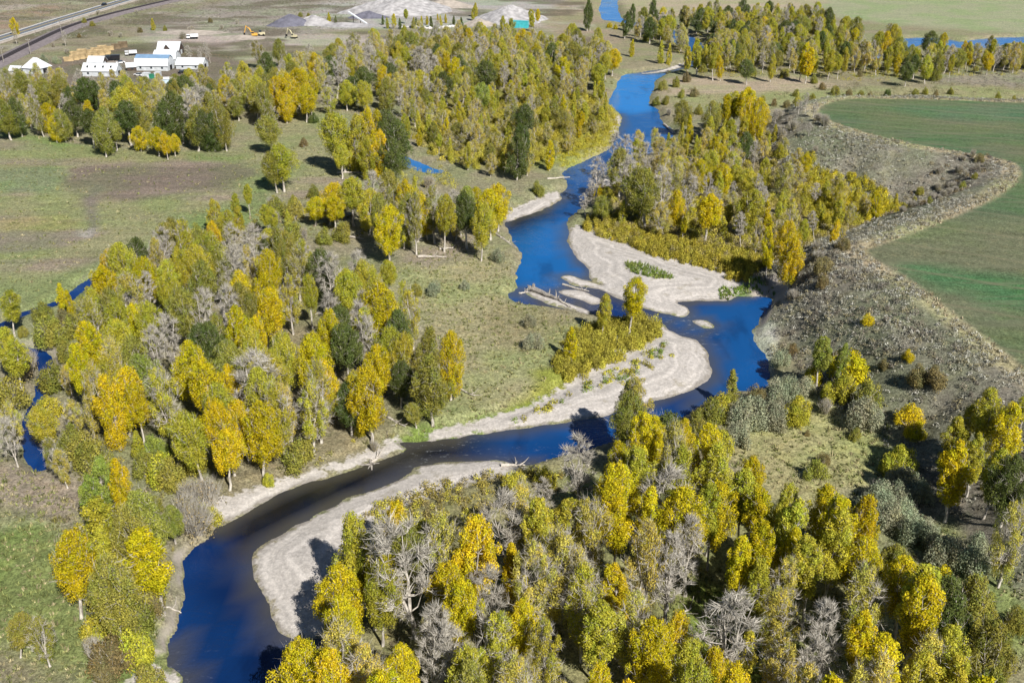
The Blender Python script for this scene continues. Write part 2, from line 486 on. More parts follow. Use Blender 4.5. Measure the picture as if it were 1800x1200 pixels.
# terrace: sagebrush slope and crop field
sl = sstep(.6, 2.2, GT) * (GF > -1)
sc_ = np.array((.205, .19, .155)) * (1 - n1 * .35) + np.array((.14, .125, .095)) * n1 * .35
TINT = TINT * (1 - sl[:, None]) + sc_ * sl[:, None]
edge = sstep(7, 4, GF) * sstep(-1.5, .5, GF)
TINT = TINT * (1 - edge[:, None]) + np.array((.34, .29, .20)) * edge[:, None]
zone([(1322, 572), (1345, 556), (1368, 568), (1374, 600), (1366, 634), (1346, 636), (1322, 595)], (.42, .39, .365), 1.2, z=1.5, jit=.12)
zone([(1380, 640), (1480, 600), (1560, 600), (1545, 612), (1480, 625)], (.30, .27, .22), 2, z=5, amt=.6, jit=.3)
fi = sstep(1.0, -1.5, GF)[:, None]
fn = sstep(.38, .66, fbm(GX * .012 + 3, GY * .022 + 8, 4))[:, None]
fcol = np.array((.07, .125, .068)) * (1 - fn) + np.array((.135, .145, .088)) * fn
TINT = TINT * (1 - fi) + fcol * fi
zone([(1590, 470), (1700, 478), (1900, 505), (1900, 548), (1780, 535), (1660, 508)], (.045, .15, .06), 6, z=FIELD_Z, amt=.75)
zone([(1560, 186), (1850, 186), (1850, 215), (1620, 205)], (.06, .15, .085), 9, z=FIELD_Z, amt=.5)
n = len(ang)
i, j = np.meshgrid(np.arange(len(rad) - 1), np.arange(n), indexing='ij')
jn = (j + 1) % n
FA = np.stack([i * n + j, i * n + jn, (i + 1) * n + jn, (i + 1) * n + j], -1).reshape(-1, 4)[:, ::-1]

def ground_material():
    t = NT("ground")
    geo = t.n("ShaderNodeNewGeometry"); pos = geo.outputs["Position"]
    tint = t.attr("tint").outputs["Color"]
    g = t.attr("grav").outputs["Fac"]; w = t.attr("wat").outputs["Fac"]; f = t.attr("field").outputs["Fac"]
    big = t.noise(pos, .035, 4, .6)
    mid = t.noise(pos, .28, 4, .65)
    fine = t.noise(pos, 2.2, 4, .7)
    vfine = t.noise(pos, 9.0, 2, .7)
    mp = t.n("ShaderNodeMapping"); mp.inputs["Scale"].default_value = (.012, .11, .1); mp.inputs["Rotation"].default_value = (0, 0, .06)
    t.l(pos, mp.inputs[0])
    streak = t.noise(mp.outputs[0], 3.0, 5, .65)
    c = t.mix(t.ramp(big, .42, .62, 0, .65), tint, t.mix(1.0, tint, (.80, 1.02, .72, 1), 'MULTIPLY'))
    c = t.mix(t.ramp(mid, .48, .68, 0, .6), c, t.mix(1.0, c, (1.25, 1.14, 1.06, 1), 'MULTIPLY'))
    c = t.mix(t.ramp(mid, .46, .30, 0, .7), c, t.mix(1.0, c, (.66, .74, .62, 1), 'MULTIPLY'))
    c = t.mix(1.0, c, t.ramp(streak, .3, .7, .90, 1.12), 'MULTIPLY')
    c = t.mix(1.0, c, t.ramp(fine, .3, .7, .55, 1.42), 'MULTIPLY')
    c = t.mix(1.0, c, t.ramp(vfine, .25, .75, .78, 1.2), 'MULTIPLY')
    m2 = t.noise(pos, .85, 5, .7)
    c = t.mix(1.0, c, t.ramp(m2, .3, .7, .72, 1.28), 'MULTIPLY')
    # dark weeds
    weeds = t.noise(pos, .9, 3, .6)
    c = t.mix(t.ramp(weeds, .60, .72, 0, .55), c, t.mix(1.0, c, (.55, .66, .5, 1), 'MULTIPLY'))
    # crop rows on the terrace
    fm = t.ramp(f, 0.5, -1.0)
    mp2 = t.n("ShaderNodeMapping"); mp2.inputs["Scale"].default_value = (.004, .05, .1); mp2.inputs["Rotation"].default_value = (0, 0, -.12)
    t.l(pos, mp2.inputs[0])
    s2 = t.noise(mp2.outputs[0], 6.0, 4, .6)
    c = t.mix(t.math('MULTIPLY', fm, t.ramp(s2, .48, .68, 0, .6)), c, (.15, .155, .10, 1))
    wv = t.n("ShaderNodeTexWave"); wv.wave_type = 'BANDS'; wv.bands_direction = 'Y'; wv.inputs["Scale"].default_value = .05; wv.inputs["Distortion"].default_value = 1.2; wv.inputs["Detail"].default_value = 1.0; wv.inputs["Detail Scale"].default_value = .05
    mp3 = t.n("ShaderNodeMapping"); mp3.inputs["Rotation"].default_value = (0, 0, .5); t.l(pos, mp3.inputs[0]); t.l(mp3.outputs[0], wv.inputs[0])
    c = t.mix(fm, c, t.mix(1.0, c, t.ramp(wv.outputs["Fac"], .2, .8, .95, 1.05), 'MULTIPLY'))
    wt = t.n("ShaderNodeTexWave"); wt.wave_type = 'BANDS'; wt.bands_direction = 'Y'; wt.inputs["Scale"].default_value = .016; wt.inputs["Distortion"].default_value = .6; wt.inputs["Detail Scale"].default_value = .02
    t.l(mp3.outputs[0], wt.inputs[0])
    c = t.mix(t.math('MULTIPLY', fm, t.ramp(wt.outputs["Fac"], .975, .995, 0, .35)), c, (.20, .18, .12, 1))
    # gravel
    gn = t.math('ADD', g, t.ramp(t.noise(pos, .5, 4, .65), .2, .8, -1.6, 1.6))
    gm = t.ramp(gn, .8, -.6)
    stones = t.n("ShaderNodeTexVoronoi"); stones.inputs["Scale"].default_value = 1.6; t.l(pos, stones.inputs["Vector"])
    sv = t.n("ShaderNodeSeparateColor"); t.l(stones.outputs["Color"], sv.inputs[0])
    gc = t.mix(t.noise(pos, .12, 4, .6), (.44, .41, .38, 1), (.57, .535, .505, 1))
    gc = t.mix(1.0, gc, t.ramp(sv.outputs[0], 0, 1, .88, 1.08), 'MULTIPLY')
    gc = t.mix(1.0, gc, t.ramp(fine, .3, .7, .85, 1.12), 'MULTIPLY')
    gc = t.mix(t.ramp(t.noise(pos, .22, 5, .7), .56, .68, 0, .5), gc, (.24, .21, .14, 1))
    bn = t.n("ShaderNodeCombineXYZ"); t.l(t.math('ADD', t.math('MULTIPLY', w, .42), t.math('MULTIPLY', big, 6.0)), bn.inputs[0])
    band = t.noise(bn.outputs[0], 1.0, 3, .6)
    gc = t.mix(1.0, gc, t.ramp(band, .35, .65, .80, 1.14), 'MULTIPLY')
    wet = t.ramp(t.math('ADD', w, t.ramp(mid, .3, .7, -.6, .6)), 1.0, .2, 0, .55)
    gc = t.mix(wet, gc, (.17, .15, .125, 1))
    c = t.mix(gm, c, gc)
    # cut banks: bare pale earth where the ground is steep
    sn = t.n("ShaderNodeSeparateXYZ"); t.l(geo.outputs["Normal"], sn.inputs[0])
    steep = t.math('MULTIPLY', t.ramp(sn.outputs[2], .90, .72), t.ramp(w, 9.0, 5.0))
    c = t.mix(steep, c, t.mix(fine, (.27, .24, .205, 1), (.42, .38, .335, 1)))
    bm = t.math('ADD', t.math('MULTIPLY', fine, .6), t.math('MULTIPLY', vfine, .4))
    t.bsdf(c, .97, .08, bm, .8, .35)
    return t.m
M_GROUND = ground_material()
ground = link("ground", mesh_np("ground", np.stack([GX, GY, GZ], -1), FA,
    {"tint": np.concatenate([TINT, np.ones((len(TINT), 1))], 1), "grav": GG, "wat": GW, "field": GF}, [M_GROUND], True))
tag(ground, kind="structure")

# ------------------------------------------------------------------ water
def water_material():
    t = NT("river_water")
    geo = t.n("ShaderNodeNewGeometry"); pos = geo.outputs["Position"]
    dk = t.attr("dark").outputs["Fac"]
    sh = t.attr("shoal").outputs["Fac"]
    br = t.noise(pos, .03, 3, .6)
    sky_blue = t.mix(t.ramp(br, .35, .65), (.003, .021, .105, 1), (.004, .040, .175, 1))  # blue base colour stands in for the mirrored sky
    c = t.mix(dk, sky_blue, (.0025, .0035, .006, 1))
    c = t.mix(t.attr('clear').outputs['Fac'], c, (.010, .19, .55, 1))  # brighter blue: sky reflection painted into the far and mid reaches
    mp = t.n("ShaderNodeMapping"); mp.inputs["Scale"].default_value = (.5, .16, 1); t.l(pos, mp.inputs[0])
    patch = t.noise(mp.outputs[0], .25, 4, .6)
    c = t.mix(t.ramp(patch, .52, .68, 0, .55), c, t.mix(1.0, c, (.45, .45, .5, 1), 'MULTIPLY'))
    c = t.mix(t.math('MULTIPLY', sh, .7), c, (.075, .068, .045, 1))
    rf = t.attr("riffle").outputs["Fac"]
    mpr = t.n("ShaderNodeMapping"); mpr.inputs["Scale"].default_value = (.7, 1.5, 1); t.l(pos, mpr.inputs[0])
    fl = t.noise(mpr.outputs[0], .9, 5, .75)
    c = t.mix(t.math('MULTIPLY', rf, t.ramp(fl, .57, .70)), c, (.42, .45, .48, 1))
    rip = t.noise(pos, 1.1, 4, .65)
    rip2 = t.noise(pos, .22, 3, .6)
    cur = t.math('ADD', t.ramp(t.noise(pos, .03, 3, .6), .42, .62, .25, 1.3), t.math('MULTIPLY', rf, 1.6))
    h = t.math('MULTIPLY', cur, t.math('ADD', t.math('MULTIPLY', rip, .8), t.math('MULTIPLY', rip2, .9)))
    p = t.bsdf(c, .05, .5, h, .45, .35)
    p.inputs["IOR"].default_value = 1.33
    return t.m
wx, wy = np.meshgrid(np.arange(-420, 521, 4.0), np.arange(70, 1130, 4.0))
WX, WY = wx.ravel(), wy.ravel()
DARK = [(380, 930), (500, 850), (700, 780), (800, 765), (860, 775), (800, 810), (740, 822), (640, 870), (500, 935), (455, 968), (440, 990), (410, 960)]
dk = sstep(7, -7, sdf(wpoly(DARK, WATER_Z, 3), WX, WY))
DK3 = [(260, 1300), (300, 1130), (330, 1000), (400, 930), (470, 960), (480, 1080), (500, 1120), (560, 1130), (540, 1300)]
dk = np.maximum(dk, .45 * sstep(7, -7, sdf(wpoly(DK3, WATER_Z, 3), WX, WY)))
DK2 = [(885, 392), (940, 362), (985, 352), (975, 380), (945, 410), (930, 440), (912, 460), (905, 430)]  # dark reflection by the left bank, painted into the water colour
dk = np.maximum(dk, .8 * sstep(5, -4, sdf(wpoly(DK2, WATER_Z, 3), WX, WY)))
SKY_REFL = [([(1060, 120), (1170, 120), (1160, 195), (1060, 190)], .9), ([(1040, -20), (1110, -20), (1110, 40), (1040, 40)], .8), ([(1170, 50), (1260, 50), (1260, 130), (1170, 130)], .4), ([(1500, 50), (1900, 50), (1900, 110), (1500, 110)], .7), ([(690, 270), (790, 270), (790, 315), (690, 315)], .7),
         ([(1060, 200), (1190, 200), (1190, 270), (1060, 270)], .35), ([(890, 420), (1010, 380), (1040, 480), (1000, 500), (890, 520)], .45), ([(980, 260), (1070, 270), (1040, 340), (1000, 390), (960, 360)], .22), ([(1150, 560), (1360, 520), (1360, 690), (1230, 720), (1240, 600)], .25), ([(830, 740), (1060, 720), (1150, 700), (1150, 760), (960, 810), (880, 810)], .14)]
clear = np.zeros(len(WX))  # how much reflected sky is put into the water colour, zone by zone
for p_, a_ in SKY_REFL: clear = np.maximum(clear, a_ * sstep(8, -8, sdf(wpoly(p_, WATER_Z, 2), WX, WY)))
RIF = [([(730, 772), (800, 764), (850, 790), (800, 812), (735, 822), (715, 800)], .55), ([(985, 300), (1060, 270), (1050, 320), (1020, 370), (990, 345)], .35), ([(1170, 560), (1220, 560), (1260, 590), (1235, 605), (1190, 588)], .6), ([(930, 500), (1060, 500), (1130, 545), (1060, 560), (960, 540)], .35), ([(880, 800), (960, 795), (940, 818), (890, 818)], .5), ([(235, 1200), (315, 1170), (330, 1190), (310, 1230)], .6)]
rif = np.zeros(len(WX))
for p_, a_ in RIF: rif = np.maximum(rif, a_ * sstep(5, -5, sdf(wpoly(p_, WATER_Z, 2), WX, WY)))
ww, wg = water_gravel(WX, WY)
nx, ny = wx.shape[1], wx.shape[0]
i, j = np.meshgrid(np.arange(ny - 1), np.arange(nx - 1), indexing='ij')
FW = np.stack([i * nx + j, i * nx + j + 1, (i + 1) * nx + j + 1, (i + 1) * nx + j], -1).reshape(-1, 4)
near_w = (ww < 9)
FW = FW[near_w[FW].any(1)]
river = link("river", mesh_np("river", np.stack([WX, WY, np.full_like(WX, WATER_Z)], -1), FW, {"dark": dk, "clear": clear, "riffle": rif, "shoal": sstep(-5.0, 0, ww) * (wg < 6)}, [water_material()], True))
tag(river, kind="structure")
# ------------------------------------------------------------------ plant meshes
def tubes_np(paths, nside=5):
    """paths: list of (pts (k,3), radii (k,)) -> verts, quads"""
    V, Fq, b = [], [], 0
    for pts, rd in paths:
        pts = np.asarray(pts, float); k = len(pts)
        d = np.gradient(pts, axis=0); d /= np.linalg.norm(d, axis=1)[:, None] + 1e-9
        ref = np.where(np.abs(d[:, 2:3]) > .9, np.array([[1., 0, 0]]), np.array([[0, 0, 1.]]))
        a = np.cross(d, ref); a /= np.linalg.norm(a, axis=1)[:, None] + 1e-9
        c = np.cross(d, a)
        th = np.arange(nside) * 2 * np.pi / nside
        ringv = pts[:, None] + (a[:, None] * np.cos(th)[None, :, None] + c[:, None] * np.sin(th)[None, :, None]) * np.asarray(rd)[:, None, None]
        V.append(ringv.reshape(-1, 3))
        i, j = np.meshgrid(np.arange(k - 1), np.arange(nside), indexing='ij')
        jn = (j + 1) % nside
        Fq.append(np.stack([i * nside + j, i * nside + jn, (i + 1) * nside + jn, (i + 1) * nside + j], -1).reshape(-1, 4) + b)
        b += k * nside
    return np.concatenate(V), np.concatenate(Fq)

def unit(v): return v / (np.linalg.norm(v, axis=-1, keepdims=True) + 1e-9)

def leaves_np(rg, cen, rad, count, size, zs=1.6, hue=None):
    """diamond leaf sprays on the outer part of each clump (cen (n,3), rad (n,))"""
    n = len(cen)
    w = rad ** 2; w = w / w.sum()
    ci = rg.choice(n, count, p=w)
    d = unit(rg.normal(size=(count, 3)) + np.array([0, 0, .35]))
    rr = rad[ci] * (.45 + .6 * rg.random(count) ** .6)
    p = cen[ci] + d * rr[:, None] * np.array([1, 1, zs])
    nrm = unit(d * .9 + rg.normal(size=(count, 3)) * .45 + np.array([0, 0, .15]))
    t = unit(np.cross(nrm, rg.normal(size=(count, 3))))
    # sprays point upward along the branch
    t = unit(t + np.array([0, 0, .7]) - nrm * (nrm[:, 2:3] * .7))
    b = np.cross(nrm, t)
    s = size * (.55 + .8 * rg.random(count))
    L, W = (s * .75)[:, None], (s * .45)[:, None]
    V = np.stack([p - t * L, p + b * W, p + t * L, p - b * W], 1).reshape(-1, 3)
    Fq = np.arange(count * 4).reshape(-1, 4)
    hue = rg.random(n) if hue is None else hue
    var = np.stack([rg.random(count), np.clip(hue[ci] + rg.normal(size=count) * .12, 0, 1), np.zeros(count), np.ones(count)], -1)
    return V, Fq, np.repeat(var, 4, axis=0)

def twigs_np(rg, starts, dirs, count, length, width=.045, spread=.45):
    k = rg.integers(0, len(starts), count)
    d = unit(dirs[k] + rg.normal(size=(count, 3)) * spread + np.array([0, 0, .25]))
    L = length * (.4 + .9 * rg.random(count))
    s = starts[k] + rg.normal(size=(count, 3)) * .12
    bend = rg.normal(size=(count, 3)) * .12 + np.array([0, 0, .1])
    side = unit(np.cross(d, rg.normal(size=(count, 3))))
    w = width * (.6 + .8 * rg.random(count))
    m = s + d * (L * .55)[:, None]
    e = s + unit(d + bend) * L[:, None]
    V = np.stack([s - side * w[:, None], s + side * w[:, None], m + side * (w * .7)[:, None], m - side * (w * .7)[:, None], e], 1).reshape(-1, 3)
    q = np.arange(count)[:, None] * 5
    Fq = q + np.array([[0, 1, 2, 3]]); Ft = q + np.array([[3, 2, 4]])
    var = np.stack([rg.random(count), rg.random(count), np.zeros(count), np.ones(count)], -1)
    return V, [Fq, Ft], np.repeat(var, 5, axis=0)

def envelope(shape, t):
    if shape == 'r':   return np.sin(np.pi * np.clip(t * .88 + .10, 0, 1)) ** .55
    if shape == 't':   return np.clip(np.sin(np.pi * np.clip(t * .84 + .12, 0, 1)), 0, 1) ** .6
    if shape == 'c':   return np.sin(np.pi * np.clip(t * .76 + .20, 0, 1)) ** .8 * np.clip(1.18 - t * .5, .1, 1)
    return np.ones_like(t)

def tree_parts(seed, shape, H, Rc, cb, ncl, nleaf, lsize, dens=1.0, forks=2, twig=0, rtrunk=.34, clump=.30, lean=.05):
    """returns dict(trunk=(V,F), crown=(V,F,var), twigs=...) for one tree of height H, crown radius Rc, crown base at cb*H"""
    rg = np.random.default_rng(seed)
    fk = H * rg.uniform(.22, .40) if forks > 1 else H * .3
    base = np.array([0, 0, -.4])
    ln = rg.normal(size=2) * lean * H
    top = np.array([ln[0], ln[1], H * .96])
    def stem(p0, p1, r0, r1, k=6, wob=.02):
        t = np.linspace(0, 1, k)[:, None]
        p = p0 + (p1 - p0) * t
        p[1:-1] += rg.normal(size=(k - 2, 3)) * np.linalg.norm(p1 - p0) * wob
        return p, r0 + (r1 - r0) * t[:, 0]
    paths, leaders = [], []
    fp = base + (top - base) * (fk / H)
    fp[:2] += rg.normal(size=2) * .25
    if forks > 1:
        p, r = stem(base, fp, rtrunk * 1.15, rtrunk * .85, 4); r[0] *= 1.25
        paths.append((p, r))
        for q in range(forks):
            a = rg.uniform(0, 2 * np.pi) if q == 0 else a + 2 * np.pi / forks + rg.normal() * .4
            e = np.array([top[0] + np.cos(a) * Rc * .5, top[1] + np.sin(a) * Rc * .5, H * rg.uniform(.78, .95)])
            p, r = stem(fp, e, rtrunk * .68, rtrunk * .12, 6, .03)
            t = np.linspace(0, 1, 6)
            p[:, :2] = fp[:2] + (e - fp)[:2] * (t ** .8)[:, None] + rg.normal(size=(6, 2)) * .12
            paths.append((p, r)); leaders.append((p, r))
    else:
        p, r = stem(base, top, rtrunk, rtrunk * .1, 7, .012); r[0] *= 1.25
        paths.append((p, r)); leaders.append((p, r))
    # clump centres inside the crown envelope
    t = (np.arange(ncl) + rg.random(ncl)) / ncl
    z = H * (cb + (1 - cb) * t)
    a = np.arange(ncl) * 2.39996 + rg.normal(size=ncl) * .5
    crad = Rc * clump * (.65 + .7 * rg.random(ncl)) * (1 - .25 * t)
    env = envelope(shape, t) * Rc * (.78 + .44 * rg.random(ncl))
    rr = np.maximum(env - crad * .7, 0) * np.clip(rg.random(ncl) ** .35, .25, 1)
    cen = np.stack([np.cos(a) * rr + ln[0] * z / H, np.sin(a) * rr + ln[1] * z / H, z - crad * .8], -1)
    LP = np.concatenate([p for p, _ in leaders]); LR = np.concatenate([r for _, r in leaders])
    tips, tdir = [], []
    for c, cr in zip(cen, crad):
        # limb joins the leader below the clump
        dz = c[2] - LP[:, 2]
        score = np.linalg.norm(LP - c, axis=1) + np.where(dz < cr * .5, 50, 0) + np.abs(dz - Rc * .55)
        s = int(np.argmin(score))
        if np.linalg.norm(LP[s] - c) > .6:
            m = (LP[s] + c) / 2 + np.array([0, 0, -.1 * np.linalg.norm(LP[s] - c)]) + rg.normal(size=3) * .15
            r0 = min(LR[s] * .55, .135)
            paths.append((np.stack([LP[s], m, c]), np.array([r0, r0 * .6, .025])))
        for q in range(3):
            e = c + unit(rg.normal(size=3) + np.array([0, 0, .6]) + unit(c - np.array([0, 0, c[2] - 1])) * .8) * cr * 1.1
            if twig:
                paths.append((np.stack([c, (c + e) / 2 + rg.normal(size=3) * .05, e]), np.array([.034, .024, .012])))
            tips.append((c + e) / 2); tdir.append(unit(e - c))
    tips, tdir = np.array(tips), np.array(tdir)
    out = {"trunk": tubes_np(paths, 5)}
    if nleaf:
        keep = rg.random(ncl) < dens
        keep[-2:] = True
        out["crown"] = leaves_np(rg, cen[keep], crad[keep], nleaf, lsize)
    if twig:
        out["twigs"] = twigs_np(rg, tips, tdir, twig, max(Rc * .42, .8), .026)
    return out

def shrub_parts(seed, H, Rc, nleaf, lsize, nst=16, twig=200, flat=.7):
    rg = np.random.default_rng(seed)
    n = nst
    a = rg.uniform(0, 2 * np.pi, n); q = rg.random(n) ** .6
    hx = H * (1 - .45 * q ** 2) * rg.uniform(.75, 1.05, n)
    cr = Rc * rg.uniform(.28, .42, n)
    cen = np.stack([np.cos(a) * q * Rc * .78, np.sin(a) * q * Rc * .78, np.maximum(hx - cr * 1.15, cr * .5)], -1)
    low = np.stack([np.cos(a) * q * Rc * .85, np.sin(a) * q * Rc * .85, cen[:, 2] * .4], -1)
    C = np.concatenate([cen, low]); RA = np.concatenate([cr, cr * .9])
    V, F, var = leaves_np(rg, C, RA, nleaf, lsize, 1.15, np.concatenate([rg.random(n)] * 2))
    V[:, 2] = np.maximum(V[:, 2], -.1)
    st = np.zeros((n, 3)); st[:, :2] = cen[:, :2] * .2
    out = {"crown": (V, F, var)}
    out["twigs"] = twigs_np(rg, st, unit(cen - st), twig, H * .75, .035, .12)
    return out

LIB = {}
def reg(key, parts):
    d = {}
    for k, v in parts.items():
        if k == "trunk":
            d[k] = mesh_np("trunk", v[0], v[1], None, [M_BARK], True)
        else:
            d[k] = mesh_np(k, v[0], v[1], {"var": v[2]}, [M_LEAF if k == "crown" else M_TWIG])
    LIB.setdefault(key, []).append(d)
for q in range(7):   # broad rounded cottonwoods, 16 m
    reg('r', tree_parts(100 + q, 'r', 16, 4.2 + .4 * (q % 3), .12 + .06 * q, 88, 21000, .20, 1.0, 2 + q % 2, 160, .34, .25))
for q in range(7):   # tall oval ones, 17 m
    reg('t', tree_parts(200 + q, 't', 17, 2.6 + .25 * (q % 3), .12 + .06 * q, 70, 15000, .185, 1.0, 1 + q % 2, 110, .25, .30, .03))
for q in range(4):   # young pointed ones, 10 m
    reg('c', tree_parts(300 + q, 'c', 10, 1.75 + .2 * (q % 2), .08, 46, 5600, .19, 1.0, 1, 60, .13, .36, .02))
for q in range(5):   # thinning crowns, leaves on the outer twigs only
    reg('s', tree_parts(400 + q, 'rtrtr'[q], 16, 3.6 + .3 * (q % 2), .26, 70, 9500, .18, .60, 2 + q % 2, 1300, .33, .27))
for q in range(5):   # bare ones
    reg('b', tree_parts(500 + q, 'ttrtt'[q], 16, 2.5 + .4 * (q % 3), .36, 40, 0, .3, 1, 2 + q % 2, 2600, .30, .25))
for q in range(4):   # round shrubs, 5 m
    reg('k', shrub_parts(600 + q, 5, 3.0, 5600, .20, 18, 260))
for q in range(4):   # silver willows, fine leaved
    reg('w', shrub_parts(700 + q, 5, 3.1, 6500, .19, 24, 300))
for q in range(3):   # bare brush
    d = shrub_parts(800 + q, 5, 2.8, 900, .18, 18, 2600)
    reg('x', d)
BASE_H = {'r': 16, 't': 17, 'c': 10, 's': 16, 'b': 16, 'k': 5, 'w': 5, 'x': 5}
